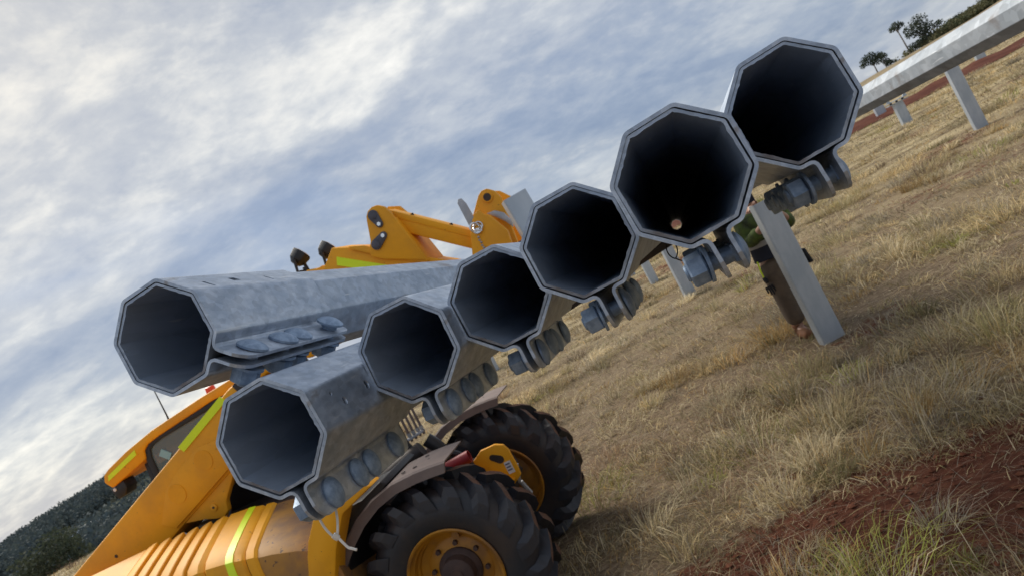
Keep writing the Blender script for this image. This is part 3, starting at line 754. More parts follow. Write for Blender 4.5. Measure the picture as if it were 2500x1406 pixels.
    me.vertices.add(len(P)); me.vertices.foreach_set('co', P.astype(np.float32).ravel())
    me.loops.add(T.size); me.loops.foreach_set('vertex_index', T.astype(np.int32).ravel())
    me.polygons.add(len(T)); me.polygons.foreach_set('loop_start', np.arange(0, T.size, 3, dtype=np.int32))
    at = me.color_attributes.new('tint', 'FLOAT_COLOR', 'POINT')
    at.data.foreach_set('color', np.concatenate([C, np.ones((len(C), 1))], 1).astype(np.float32).ravel())
    me.update(calc_edges=True)
    me.materials.append(M['grass'])
    o = link('dry_grass', me); tag(o, 'dry straw coloured tussock grass covering the paddock', 'grass', kind='stuff')
    print('grass tris', len(T))
build_grass()
# ------------------------------------------------------------------ clods on the bare soil
def build_clods():
    g = np.random.default_rng(5)
    base = np.array([(0, 0, 1), (0.9, 0, 0.3), (0.28, 0.85, 0.3), (-0.73, 0.53, 0.3), (-0.73, -0.53, 0.3), (0.28, -0.85, 0.3), (0, 0, -0.8)])
    tri = np.array([(0, 1, 2), (0, 2, 3), (0, 3, 4), (0, 4, 5), (0, 5, 1), (6, 2, 1), (6, 3, 2), (6, 4, 3), (6, 5, 4), (6, 1, 5)])
    n = 16000
    r = 2.2 * (9.0 / 2.2) ** g.random(n); ph = np.radians(-10 + 70 * g.random(n))
    x, y = r * np.sin(ph), r * np.cos(ph)
    k = soil(x, y) > 0.30 + 0.5 * g.random(n)
    x, y = x[k], y[k]; n = len(x)
    s = 0.003 + 0.018 * g.random(n) ** 4
    V = base[None] * (0.7 + 0.6 * g.random((n, 7, 1))) * s[:, None, None] * np.array([1.2, 1.0, 0.75])
    a = g.random(n) * 6.283; ca, sa = np.cos(a)[:, None], np.sin(a)[:, None]
    X = V[..., 0] * ca - V[..., 1] * sa + x[:, None]; Y = V[..., 0] * sa + V[..., 1] * ca + y[:, None]; Z = V[..., 2] + (terr(x, y) + s * 0.25)[:, None]
    P = np.stack([X, Y, Z], -1).reshape(-1, 3)
    T = (tri[None] + 7 * np.arange(n)[:, None, None]).reshape(-1, 3)
    me = bpy.data.meshes.new('soil_clods'); me.from_pydata(P.tolist(), [], T.tolist()); me.update()
    me.materials.append(mat('red_clods', (0.125, 0.044, 0.025), 0.95, var=(0.22, 0.095, 0.056), var_scale=20, var_amt=0.8, spec=0.1))
    tag(link('soil_clods', me), 'loose red clods scattered over the bare soil', 'soil', kind='stuff')
build_clods()

# ------------------------------------------------------------------ torque tubes
W_OUT, T_OUT = 0.1400, 0.0042          # coupler sleeve across flats / sheet
W_IN, T_IN = 0.1292, 0.0033            # tube
C_LEN = 0.30
def fillet(path, rads, seg=4):
    out = []
    for i, p in enumerate(path):
        r = rads[i] if not isinstance(rads, (int, float)) else rads
        if i in (0, len(path) - 1) or r == 0: out.append(Vector(p)); continue
        a, b, c = Vector(path[i - 1]), Vector(p), Vector(path[i + 1])
        u, v = (a - b).normalized(), (c - b).normalized()
        th = u.angle(v)
        t = min(r / math.tan(th / 2), (a - b).length * 0.49, (c - b).length * 0.49)
        p0, p2 = b + u * t, b + v * t
        for k in range(seg + 1):
            s = k / seg
            out.append(p0 * (1 - s) ** 2 + b * 2 * s * (1 - s) + p2 * s * s)
    return out
def octo(w):        # flat bottom, ccw from bottom-left going left/up
    rr = w / 2 / math.cos(math.pi / 8)
    return [(rr * math.sin(math.pi + math.pi / 8 + k * math.pi / 4), rr * math.cos(math.pi + math.pi / 8 + k * math.pi / 4)) for k in range(8)]
def coupler_path(fl, gap):
    """centre line of the sleeve sheet, from the left flange tip round to the right flange tip"""
    w = W_OUT - T_OUT
    o = octo(w)
    zb = -w / 2
    g = gap + T_OUT / 2
    path = [(-g, zb - fl), (-g, zb - 0.0)] + o + [(g, zb - 0.0), (g, zb - fl)]
    path[1] = (-g, zb); path[-2] = (g, zb)
    rad = [0, 0.011] + [0.010] * 8 + [0.011, 0]
    return fillet(path, rad, 4)
def make_coupler_mesh(gap):
    ys = [(0.0, 0.028), (0.003, 0.036), (0.010, 0.044), (0.020, 0.0475), (C_LEN - 0.020, 0.0475), (C_LEN - 0.010, 0.044), (C_LEN - 0.003, 0.036), (C_LEN, 0.028)]
    vs, fs = [], []
    for y, fl in ys:
        P = coupler_path(fl, gap); n = len(P)
        A, B = [], []
        for i in range(n):
            d = (P[min(i + 1, n - 1)] - P[max(i - 1, 0)]).normalized()
            nr = Vector((-d.y, d.x))
            A.append(P[i] + nr * T_OUT / 2); B.append(P[i] - nr * T_OUT / 2)
        vs += [(p.x, y, p.y) for p in A] + [(p.x, y, p.y) for p in B]
    for k in range(len(ys) - 1):
        o0, o1 = k * 2 * n, (k + 1) * 2 * n
        for i in range(n - 1):
            fs += [(o0 + i, o0 + i + 1, o1 + i + 1, o1 + i), (o0 + n + i + 1, o0 + n + i, o1 + n + i, o1 + n + i + 1)]
        fs += [(o0, o1, o1 + n, o0 + n), (o0 + n - 1, o0 + 2 * n - 1, o1 + 2 * n - 1, o1 + n - 1)]
    e = (len(ys) - 1) * 2 * n
    for i in range(n - 1):
        fs += [(i + 1, i, n + i, n + i + 1), (e + i, e + i + 1, e + n + i + 1, e + n + i)]
    mb = MB(); mb.add(vs, fs)
    me = mb.mesh('coupler'); bm = bmesh.new(); bm.from_mesh(me); bmesh.ops.recalc_face_normals(bm, faces=bm.faces); bm.to_mesh(me); bm.free()
    return me
def ring(w, r, per=12, jit=0.0, g=None):
    o = octo(w); pts = fillet([o[-1]] + o + [o[0]], r, 3)[1:-1]
    out = []
    n = len(pts)
    for i in range(n):
        a, b = pts[i], pts[(i + 1) % n]
        m = per if (a - b).length > 0.02 else 1
        for k in range(m):
            p = a.lerp(b, k / m)
            if jit: p = p * (1 + g.normal() * jit)
            out.append(p)
    return out
def make_tube_mesh(length, seed, far_open=True):
    g = np.random.default_rng(seed)
    o0 = ring(W_IN, 0.006); i0 = ring(W_IN - 2 * T_IN, 0.003)
    # match counts
    n = min(len(o0), len(i0)); o0, i0 = o0[:n], i0[:n]
    ij = [p * (1 - abs(g.normal()) * 0.005 - (0.013 * g.random() if g.random() < 0.20 else 0)) for p in i0]
    oj = [p * (1 + g.normal() * 0.0015) for p in o0]
    rings = [(0.0015, oj), (0.012, o0), (length, o0), (length, i0), (0.014, i0), (0.0012, ij)]
    vs, fs = [], []
    for y, P in rings: vs += [(p.x, y, p.y) for p in P]
    m = len(rings)
    for k in range(m):
        a, b = k * n, ((k + 1) % m) * n
        for i in range(n):
            j = (i + 1) % n
            fs.append((a + i, a + j, b + j, b + i))
    mi = [1 if k in (3, 4) else 0 for k in range(m) for i in range(n)]
    mb = MB(); mb.add(vs, fs)
    me = mb.mesh('tube'); me.polygons.foreach_set('material_index', mi); bm = bmesh.new(); bm.from_mesh(me); bmesh.ops.recalc_face_normals(bm, faces=bm.faces); bm.to_mesh(me); bm.free()
    return me
COUPLERS = {gp: make_coupler_mesh(gp) for gp in (0.0045, 0.0080)}
for _c in COUPLERS.values(): _c.materials.append(M['zinc'])
def cut_holes(me, cutters, name):
    tmp = bpy.data.objects.new('tmp', me); COL.objects.link(tmp)
    cs = []
    for i, c in enumerate(cutters):
        bm_me = c.mesh('cut'); bm = bmesh.new(); bm.from_mesh(bm_me); bmesh.ops.recalc_face_normals(bm, faces=bm.faces); bm.to_mesh(bm_me); bm.free()
        co = bpy.data.objects.new('cut', bm_me); COL.objects.link(co); cs.append(co)
        md = tmp.modifiers.new('b%d' % i, 'BOOLEAN'); md.object = co; md.operation = 'DIFFERENCE'; md.solver = 'EXACT'
    dg = bpy.context.evaluated_depsgraph_get()
    out = bpy.data.meshes.new_from_object(tmp.evaluated_get(dg)); out.name = name
    for o in cs + [tmp]: bpy.data.objects.remove(o, do_unlink=True)
    return out
# bolt pieces (axis along x, head on +x)
def bolt_mesh(L_):
    mb = MB()
    mb.lathe([(0.0, 0.0001), (0.0, 0.0200), (0.0006, 0.0205), (0.0034, 0.0205), (0.0062, 0.0165), (0.0086, 0.0110), (0.0098, 0.0050), (0.0100, 0.0001)], (0, 0, 0), (1, 0, 0), 24)
    mb.box(-0.0075, 0.0, -0.0098, 0.0098, -0.0098, 0.0098)
    mb.lathe([(-L_, 0.0001), (-L_, 0.0080), (-L_ + 0.002, 0.0098), (0.0, 0.0098)], (0, 0, 0), (1, 0, 0), 14)
    return mb
def nut_mesh():
    return MB().lathe([(0, 0.0095), (0, 0.0162), (0.0018, 0.0184), (0.0182, 0.0184), (0.0200, 0.0162), (0.0200, 0.0095)], (0, 0, 0), (-1, 0, 0), 6, False, True)
def washer_mesh():
    return MB().lathe([(0, 0.0095), (0, 0.0210), (0.0035, 0.0210), (0.0035, 0.0095)], (0, 0, 0), (-1, 0, 0), 24, False, True)
def fix(mb, name, m):
    me = mb.mesh(name); bm = bmesh.new(); bm.from_mesh(me); bmesh.ops.recalc_face_normals(bm, faces=bm.faces); bm.to_mesh(me); bm.free(); me.materials.append(m)
    if any(mb.sm):
        me.polygons.foreach_set('use_smooth', [True] * len(me.polygons)); me.set_sharp_from_angle(angle=R_(38))
    return me
NUT, WASH = fix(nut_mesh(), 'nut', M['bolt']), fix(washer_mesh(), 'washer', M['bolt'])
BOLT_Y = (0.045, 0.122, 0.165, 0.255)
ZB = -W_OUT / 2 - 0.0250
P_DIR = Vector((0.2279, 0.9726, -0.0458)).normalized()
def torque_tube(pos, d, roll, length, label, loose, seed, group, holes=(), gap=0.0045):
    d = Vector(d).normalized()
    X = d.cross(Vector((0, 0, 1))).normalized(); Z = X.cross(d)
    m3 = Matrix((X, d, Z)).transposed() @ Matrix.Rotation(-roll, 3, 'Y')
    r = empty('torque_tube', pos); r.rotation_euler = m3.to_euler()
    tag(r, label, 'steel tube', group)
    me = make_tube_mesh(length, seed); me.materials.append(M['zinc_in']); me.materials.append(M['zinc_core'])
    cm = COUPLERS[gap]; g0 = gap + T_OUT
    if holes:
        cm = cut_holes(cm.copy(), holes, 'coupler')
        me = cut_holes(me, holes, 'tube')
    tb = link('tube', me, r)
    _g = np.random.default_rng(seed + 9); tb.location = (0.0005 * _g.normal(), 0.0, 0.0006); tb.rotation_euler = (0, R_(0.35 * _g.normal()), 0)
    c = link('coupler', cm, r)
    gg = np.random.default_rng(seed + 50)
    for y, (hx, nx) in zip(BOLT_Y, loose):
        wx = -g0 - nx - (g0 + hx)
        b = link('bolt', fix(bolt_mesh(-wx + 0.0275), 'bolt', M['bolt']), r)
        b.location = (g0 + hx, y, ZB + 0.001 * gg.normal()); b.rotation_euler = (gg.random() * 6.28, 0.04 * gg.normal(), 0.04 * gg.normal())
        w = link('washer', WASH, b); w.location = (wx, 0, 0.001 * gg.normal()); w.rotation_euler = (0, 0.05 * gg.normal(), 0.05 * gg.normal())
        n = link('nut', NUT, b); n.location = (wx - 0.0040, 0, 0)
        n.rotation_euler = (gg.random() * 6.28, 0, 0)
    return r
G_T = 'octagonal tubes carried side by side on the forks'
tight = [(0.0, 0.009), (0.0, 0.003), (0, 0.003), (0, 0.003)]
mid = [(0.0, 0.009), (0.001, 0.007), (0, 0.008), (0, 0.007)]
wide = [(0.001, 0.013), (0.0, 0.010), (0.002, 0.012), (0, 0.012)]
def slot(x, y, lx, ly, facet):       # cutter standing on a facet, facet angle from up
    mb = MB(); mb.box(x - lx / 2, x + lx / 2, y - ly / 2, y + ly / 2, 0.050, 0.085)
    rot = Matrix.Rotation(facet, 3, 'Y')
    mb.v = [tuple(rot @ Vector(v)) for v in mb.v]; return mb
def hole(x, y, rad, facet):
    mb = MB(); mb.lathe([(0, 0.0001), (0, rad), (0.04, rad), (0.04, 0.0001)], (x, y, 0.048), (0, 0, 1), 12)
    rot = Matrix.Rotation(facet, 3, 'Y')
    mb.v = [tuple(rot @ Vector(v)) for v in mb.v]; return mb
# A is rolled so its flange points out to the right: its world-top facet is local facet at -45 deg
A_ROLL = R_(48)
hA = [slot(0.010, 0.055, 0.020, 0.006, R_(90)), slot(0.0, 0.125, 0.012, 0.016, R_(90)), slot(0.006, 0.205, 0.018, 0.005, R_(90))]
hB = [hole(0.004, 0.075, 0.0055, R_(90)), hole(-0.002, 0.150, 0.0065, R_(90)), hole(-0.012, 0.052, 0.0028, R_(90))]
TUBES = {}
def T_(k, pos, d, roll, length, label, loose, seed, holes=(), gap=0.0045):
    TUBES[k] = torque_tube(pos, d, roll, length, label, loose, seed, G_T, holes, gap)
dA = Vector((0.2235, 0.9726, -0.0635))
T_('A', (-0.415, 0.926, 1.934), dA, A_ROLL, 5.4, 'upper octagonal galvanised tube lying on the others, flange turned sideways with flat bolt heads', [(0, 0.006), (0, 0.004), (0, 0.004), (0.009, 0.002)], 1, hA)
T_('B', (-0.3408, 0.8844, 1.7620), P_DIR, R_(3.5), 9.2, 'lowest octagonal galvanised tube with white cable tie on its flange', tight, 2, hB)
T_('C', (-0.1665, 1.0171, 1.7760), P_DIR, R_(-1.0), 9.1, 'octagonal galvanised tube between the cable tied tube and the next', [(0, 0.003)] * 4, 3)
T_('D', (-0.0232, 1.0236, 1.7810), P_DIR, R_(0.5), 9.1, 'octagonal galvanised tube third in the row from the cable tied one', [(0, 0.006), (0, 0.004), (0, 0.004), (0, 0.004)], 4)
T_('E', (0.0985, 0.9129, 1.7980), P_DIR, R_(0.9), 9.2, 'octagonal galvanised tube next to the see through one, nut backed off its flange', mid, 5, (), 0.0080)
T_('F', (0.2075, 0.7539, 1.8090), P_DIR, R_(3.2), 9.35, 'octagonal galvanised tube with daylight showing through its far end', mid, 6, (), 0.0080)
T_('G', (0.3761, 0.8317, 1.8250), P_DIR, R_(3.5), 9.3, 'highest octagonal galvanised tube at the end of the row, nut well backed off', wide, 7, (), 0.0080)

# mounted tube of the next row
p0 = Vector((1.99, 2.53, 1.790)); p1 = Vector((2.098, 3.87, 1.755))
dM = (p1 - p0).normalized()
st = p0 - dM * 2.2
X = dM.cross(Vector((0, 0, 1))).normalized(); Z = X.cross(dM)
r = empty('mounted_tube', st); r.rotation_euler = Matrix((X, dM, Z)).transposed().to_euler()
tag(r, 'long octagonal galvanised tube mounted on posts above the dry grass', 'steel tube')
me = make_tube_mesh(13.2, 12); me.materials.append(M['zinc_far']); me.materials.append(M['zinc_core']); link('tube', me, r)
for yy in (2.2 + 1.75, 2.2 + 1.86, 2.2 + 1.98):
    o = ring(W_IN + 0.0035, 0.006); n = len(o)
    mb = MB(); mb.add([(p.x, yy, p.y) for p in o] + [(p.x, yy + 0.006, p.y) for p in o], [tuple(range(n)), tuple(range(2 * n - 1, n - 1, -1))] + [((i + 1) % n, i, n + i, n + (i + 1) % n) for i in range(n)])
    mb.build('band', M['zinc_far'], r)

# ------------------------------------------------------------------ cable ties
def at(u, v, d):
    return Vector((0, 0, CAM_H)) + (_fw + _R * ((u - 1250) / 1800.0) - _U * ((v - 703) / 1800.0)) * d
def smooth_path(pts, n=6):
    out = []
    P = [Vector(p) for p in pts]
    for i in range(len(P) - 1):
        a, b, c, d = P[max(i - 1, 0)], P[i], P[i + 1], P[min(i + 2, len(P) - 1)]
        for k in range(n):
            t = k / n
            out.append(0.5 * ((2 * b) + (c - a) * t + (2 * a - 5 * b + 4 * c - d) * t * t + (3 * b - a - 3 * c + d) * t ** 3))
    out.append(P[-1]); return out
tr = empty('cable_tie', at(820, 1310, 0.9134)); o_ = -tr.location
tag(tr, 'white nylon cable tie looped through the lowest tube flange, tail hanging', 'cable tie')
mb = MB(o_); mb.tube(smooth_path([at(780, 1232, 0.9180), at(776, 1252, 0.9134), at(788, 1280, 0.9115), at(806, 1302, 0.9115), at(820, 1310, 0.9134), at(824, 1300, 0.9171), at(824, 1270, 0.9245), at(820, 1245, 0.9301), at(812, 1225, 0.9320)]), 0.0017, 8).build('loop', M['ivory'], tr)
mb = MB(o_); mb.tube(smooth_path([at(822, 1308, 0.9134), at(836, 1322, 0.9096), at(850, 1335, 0.9078), at(860, 1338, 0.9059), at(871, 1341, 0.9040)]), [0.0018] * 20 + [0.0017] * 5, 8).build('tail', M['ivory'], tr)
mb = MB(o_); c = at(820, 1309, 0.9124); mb.lathe([(-0.0045, 0.002), (-0.0040, 0.0038), (0, 0.0044), (0.0040, 0.0038), (0.0045, 0.002)], c, (0.4, 0.2, -0.9), 10).build('head', M['ivory'], tr)
tr = empty('cable_tie', at(1640, 620, 0.98)); o_ = -tr.location
tag(tr, 'thin black cable tie loop hanging below the see through tube', 'cable tie')
mb = MB(o_); mb.tube(smooth_path([at(1627, 598, 1.0), at(1628, 612, 1.0), at(1636, 625, 0.995), at(1649, 631, 0.99), at(1654, 617, 1.0), at(1652, 603, 1.01), at(1648, 596, 1.02)]), 0.0009, 6).build('loop', M['nylonblack'], tr)
mb = MB(o_); mb.tube(smooth_path([at(1649, 631, 0.99), at(1662, 636, 0.985), at(1678, 637, 0.98)]), 0.0009, 6).build('tail', M['nylonblack'], tr)

# ------------------------------------------------------------------ telehandler
VYAW = R_(13.2)
VF = Vector((math.cos(VYAW), -math.sin(VYAW), 0)); VL = Vector((math.sin(VYAW), math.cos(VYAW), 0))
VBASE = (-3.2, 4.4)
TH = empty('telescopic_loader', VF * VBASE[0] + VL * VBASE[1], -VYAW)
tag(TH, 'yellow telescopic loader with raised boom carrying the steel tubes', 'loader')
OFF = (-VBASE[0], -VBASE[1], 0)
def vb(): return MB(OFF)
def P(name, poly, y0, y1, m, bevel=0.006, parent=None):
    return vb().prism(poly, y0, y1).build(name, M[m] if isinstance(m, str) else m, parent or TH, bevel)
def disc(mb, x, z, r, y0, y1, n=20):
    h = y1 - y0
    mb.lathe([(0, 0.0001), (0, r), (h, r), (h, 0.0001)], (x, y0, z), (0, 1, 0), n, False); return mb
def D(name, x, z, r, y0, y1, m, parent=None, n=20, bevel=0.003):
    return disc(vb(), x, z, r, y0, y1, n).build(name, M[m], parent or TH, bevel)
def capsule(x0, z0, r0, x1, z1, r1, n=10):
    a = math.atan2(z1 - z0, x1 - x0); pts = []
    for k in range(n + 1):
        t = a + math.pi / 2 + math.pi * k / n; pts.append((x0 + r0 * math.cos(t), z0 + r0 * math.sin(t)))
    for k in range(n + 1):
        t = a - math.pi / 2 + math.pi * k / n; pts.append((x1 + r1 * math.cos(t), z1 + r1 * math.sin(t)))
    return pts

# --- wheels
WR, WW, WZ = 0.500, 0.34, 0.505
def lug_mesh(side):
    """one tread bar, wheel axis = y, at angle 0 (top); side -1 near face, +1 far face"""
    st = [(0.012, 0.475, 0.532, 0.0), (0.075, 0.478, 0.535, 0.10), (0.125, 0.470, 0.530, 0.20), (0.158, 0.445, 0.505, 0.28), (0.172, 0.405, 0.455, 0.34), (0.176, 0.385, 0.400, 0.37)]
    hw = [0.028, 0.028, 0.031, 0.036, 0.038, 0.034]
    vs, fs, mt = [], [], []
    for (al, rb, rt, an), w in zip(st, hw):
        for (r, k) in ((rb, -1.25), (rt, -0.8), (rt, 0.8), (rb, 1.25)):
            a = an + k * w / r
            vs.append((r * math.sin(a), side * al, r * math.cos(a)))
    for i in range(len(st) - 1):
        o, p = i * 4, (i + 1) * 4
        fs += [(o, p, p + 1, o + 1), (o + 1, p + 1, p + 2, o + 2), (o + 2, p + 2, p + 3, o + 3)]
        mt += [0, 1 if i < 2 else 0, 0]
    fs += [(0, 1, 2, 3), (len(vs) - 1, len(vs) - 2, len(vs) - 3, len(vs) - 4)]; mt += [0, 0]
    me = bpy.data.meshes.new('lug'); me.from_pydata(vs, [], fs); me.polygons.foreach_set('material_index', mt)
    bm = bmesh.new(); bm.from_mesh(me); bmesh.ops.recalc_face_normals(bm, faces=bm.faces); bm.to_mesh(me); bm.free()
    me.materials.append(M['lug']); me.materials.append(M['lugtop'])
    return me
LUGN, LUGF = lug_mesh(-1), lug_mesh(1)
def tyre_mesh():
    h = WW / 2
    pr = [(-h + 0.035, 0.262), (-h + 0.012, 0.275), (-h + 0.002, 0.300), (-h - 0.003, 0.350), (-h + 0.000, 0.395), (-h + 0.018, 0.440), (-h + 0.050, 0.470), (-h + 0.10, 0.483), (0, 0.487)]
    pr = pr + [(-a, r) for a, r in pr[-2::-1]]
    return MB().lathe(pr, (0, 0, 0), (0, 1, 0), 56)
def rim_mesh():
    h = WW / 2
    pr = [(-h + 0.030, 0.268), (-h + 0.002, 0.279), (-h - 0.006, 0.272), (-h + 0.000, 0.262), (-h + 0.026, 0.254), (-h + 0.034, 0.244), (-h + 0.070, 0.238), (-h + 0.078, 0.229), (-h + 0.100, 0.225), (-h + 0.106, 0.214), (-h + 0.118, 0.186), (-h + 0.112, 0.178), (-h + 0.112, 0.090), (-h + 0.13, 0.085),
          (0.03, 0.10), (0.03, 0.19), (0.06, 0.215), (0.10, 0.228), (0.11, 0.24), (h - 0.03, 0.252), (h - 0.0, 0.262), (h + 0.006, 0.272), (h - 0.002, 0.279), (h - 0.03, 0.268)]
    return MB().lathe(pr, (0, 0, 0), (0, 1, 0), 48, True, True)
def hub_mesh(s):
    return MB().lathe([(0.02, 0.13), (-0.070, 0.125), (-0.082, 0.112), (-0.090, 0.098), (-0.140, 0.092), (-0.150, 0.080), (-0.152, 0.040), (-0.160, 0.036), (-0.161, 0.0001)], (0, 0, 0), (0, s, 0), 28)
TY, RI = fix(tyre_mesh(), 'tyre', M['rubber']), fix(rim_mesh(), 'rim', M['rim'])
HUB = {s: fix(hub_mesh(s), 'hub', M['brownhub']) for s in (1, -1)}
NUTM = {s: fix(MB().lathe([(0, 0.0001), (0, 0.015), (0.022, 0.014), (0.022, 0.0001)], (0, 0, 0), (0, -s, 0), 6, False), 'wheel_nut', M['brownhub']) for s in (1, -1)}
VALV = {s: fix(MB().lathe([(0, 0.0001), (0, 0.024), (0.035, 0.022), (0.035, 0.0001)], (0, 0, 0), (0, -s, 0), 14, False), 'valve_boss', M['rim']) for s in (1, -1)}
def wheel(x, y, s, phase, detail=True):
    """s = +1 outer face towards -y"""
    w = empty('wheel', (x - VBASE[0], y - VBASE[1], WZ)); w.parent = TH
    link('tyre', TY, w); link('rim', RI, w); link('hub', HUB[s], w)
    n = 17
    for k in range(n):
        a = phase + 2 * math.pi * k / n
        o = link('lug', LUGN, w); o.rotation_euler = (0, a, 0)
        o = link('lug', LUGF, w); o.rotation_euler = (0, a + math.pi / n, 0)
    for k in range(8):
        a = 2 * math.pi * (k + 0.35) / 8
        o = link('wheel_nut', NUTM[s], w); o.location = (0.155 * math.sin(a), -s * 0.058, 0.155 * math.cos(a))
    o = link('valve_boss', VALV[s], w); o.location = (0.075, -s * 0.062, 0.192)
    return w
wheel(-1.86, 3.775, 1, 0.13); wheel(-1.86, 5.07, -1, 0.30)
wheel(-4.25, 3.775, 1, 0.05); wheel(-4.25, 5.07, -1, 0.22)
for xx in (-1.86, -4.25):
    mb = vb(); mb.lathe([(0, 0.06), (0.15, 0.075), (0.35, 0.09), (0.50, 0.16), (0.70, 0.16), (0.82, 0.09), (1.05, 0.075), (1.25, 0.06)], (xx, 3.80, WZ), (0, 1, 0), 18); mb.build('axle', M['dark'], TH)
# --- mudguards
def guard(y0, y1, name='mudguard'):
    cx, cz = -1.86, 0.505
    A = [(156, 0.700), (148, 0.672), (138, 0.648), (126, 0.632), (112, 0.622), (98, 0.618), (84, 0.620), (75, 0.632), (67, 0.652)]
    vs = []
    for a, r in A:
        c, s_ = math.cos(R_(a)), math.sin(R_(a))
        for (yy, dr) in ((y0 - 0.004, -0.062), (y0, -0.010), (y0 + 0.014, 0.0), (y1, 0.0), (y1, -0.010), (y0 + 0.016, -0.010), (y0 + 0.008, -0.062)):
            vs.append((cx + (r + dr) * c, yy, cz + (r + dr) * s_))
    n = 7; fs = []
    for i in range(len(A) - 1):
        for k in range(n):
            fs.append((i * n + k, i * n + (k + 1) % n, (i + 1) * n + (k + 1) % n, (i + 1) * n + k))
    fs += [tuple(range(n)), tuple(range(len(vs) - 1, len(vs) - n - 1, -1))]
    g_ = vb().add(vs, fs, False).build(name, M['guard'], TH)
    for a, yy in ((86, y0 + 0.10), (80, y0 + 0.18), (84, y0 + 0.26), (93, y0 + 0.10)):
        c, s_ = math.cos(R_(a)), math.sin(R_(a)); p = (cx + 0.6195 * c, yy, cz + 0.6195 * s_)
        vb().lathe([(0, 0.0001), (0, 0.014), (0.004, 0.012), (0.004, 0.0001)], p, (c, 0, s_), 10, False).build('guard_bolt_recess', M['dark'], g_)  # dark discs paint the shaded holes around the recessed bolts
    return g_
guard(3.60, 3.94); guard(4.90, 5.24)
vb().tube([(-1.78, 4.95, 1.10), (-1.76, 4.93, 1.06), (-1.74, 4.93, 0.85), (-1.72, 4.95, 0.62)], 0.016, 8).build('guard_stay', M['guard'], TH)
vb().tube([(-1.95, 3.96, 1.08), (-1.95, 4.0, 1.0), (-1.92, 4.05, 0.7)], 0.018, 8).build('guard_stay', M['dark'], TH)
# --- chassis
P('chassis', [(-5.4, 0.50), (-2.35, 0.46), (-1.70, 0.52), (-1.62, 0.62), (-1.75, 0.78), (-2.3, 0.92), (-5.4, 0.95)], 4.08, 4.74, 'dark', 0.01)
P('gearbox_block', [(-4.3, 0.9), (-2.35, 0.88), (-2.35, 1.10), (-2.7, 1.20), (-4.3, 1.24)], 4.12, 4.70, 'dark', 0.02)
# --- engine cover, a loft with slanted sections
def hood_sec(x, zt, puff=0.0):
    prof = [(4.06, 0.0), (3.92, -0.026), (3.78, -0.055), (3.64, -0.088), (3.55, -0.115), (3.505, -0.145), (3.487, -0.20), (3.48, -0.40), (3.48, -0.75)]
    out = []
    for y, dz in prof:
        s_ = (4.06 - y) / 0.58
        nx, nz = (1 - s_) , s_
        out.append((x + 0.14 * s_, y - puff * s_, zt + dz + puff * (1 - s_ * 0.5)))
    return out
def hood(name, secs, m, parent=None, closed=True):
    vs, fs = [], []
    S = [hood_sec(*q) for q in secs]; n = len(S[0])
    for s_ in S: vs += s_
    for i in range(len(S) - 1):
        for k in range(n - 1): fs.append((i * n + k, i * n + k + 1, (i + 1) * n + k + 1, (i + 1) * n + k))
    # inner closing wall
    b = len(vs)
    vs += [(S[0][-1][0], 4.06, S[0][-1][2]), (S[-1][-1][0], 4.06, S[-1][-1][2])]
    e = (len(S) - 1) * n
    fs.append(tuple(range(n)) + (b,)); fs.append(tuple(range(e + n - 1, e - 1, -1)) + (b + 1,))
    fs.append(tuple([i * n for i in range(len(S))]) + (b + 1, b)); fs.append((n - 1, b, b + 1, e + n - 1)) if len(S) == 2 else fs.append(tuple([i * n + n - 1 for i in range(len(S) - 1, -1, -1)]) + (b, b + 1))
    mb = vb().add(vs, fs, False)
    o = mb.build(name, M[m], parent or TH)
    o.data.polygons.foreach_set('use_smooth', [True] * len(o.data.polygons)); o.data.set_sharp_from_angle(angle=R_(28))
    return o
hood('engine_cover', [(-5.45, 1.30, 0.0), (-4.6, 1.33, 0.0), (-3.97, 1.325, 0.0)], 'yellow')
ribx = [-3.97, -3.86, -3.75, -3.64, -3.53, -3.42, -3.29]
for i in range(6):
    zt = 1.322 - 0.008 * i
    hood('cover_rib', [(ribx[i] + 0.002, zt, 0.002), (ribx[i] + 0.03, zt, 0.009), (ribx[i] + 0.065, zt, 0.014), (ribx[i] + 0.098, zt, 0.016), (ribx[i] + 0.104, zt, 0.012), (ribx[i + 1] - 0.003, zt - 0.003, -0.004)], 'yellow')
hp = hood('side_panel', [(-3.287, 1.283, -0.004), (-3.272, 1.283, 0.006), (-3.12, 1.263, 0.010), (-3.035, 1.245, 0.008), (-3.02, 1.243, -0.004)], 'yellow')
hood('hivis_strip', [(-3.135, 1.263, 0.0135), (-3.085, 1.256, 0.0135)], 'hivis', hp)
hood('panel_seam', [(-3.019, 1.240, -0.006), (-3.008, 1.238, -0.006)], 'dark', hp)
hood('panel_edge', [(-3.006, 1.240, 0.008), (-2.955, 1.230, 0.010), (-2.940, 1.225, 0.0)], 'yellow', hp)
hood('front_panel', [(-2.938, 1.222, 0.0), (-2.85, 1.205, 0.006), (-2.70, 1.165, 0.004), (-2.58, 1.115, -0.006), (-2.52, 1.06, -0.02)], 'yellow_dirty')
# grey name plate and lettering on the panel
np_ = vb().hexa([(-3.17, 3.492, 1.045), (-2.99, 3.492, 1.045), (-2.985, 3.492, 1.085), (-3.165, 3.492, 1.085), (-3.17, 3.50, 1.05), (-2.99, 3.50, 1.05), (-2.985, 3.515, 1.088), (-3.165, 3.515, 1.088)]).build('name_plate', M['greyplate'], TH, 0.002)
for k in range(7):
    x = -3.155 + 0.023 * k
    vb().box(x, x + 0.015, 3.488, 3.4925, 1.055, 1.075).build('letter', M['platetext'], np_)
P('cover_vent', [(-3.12, 0.86), (-2.94, 0.86), (-2.92, 0.985), (-2.97, 1.0), (-3.12, 0.975)], 3.465, 3.50, 'dark', 0.006)
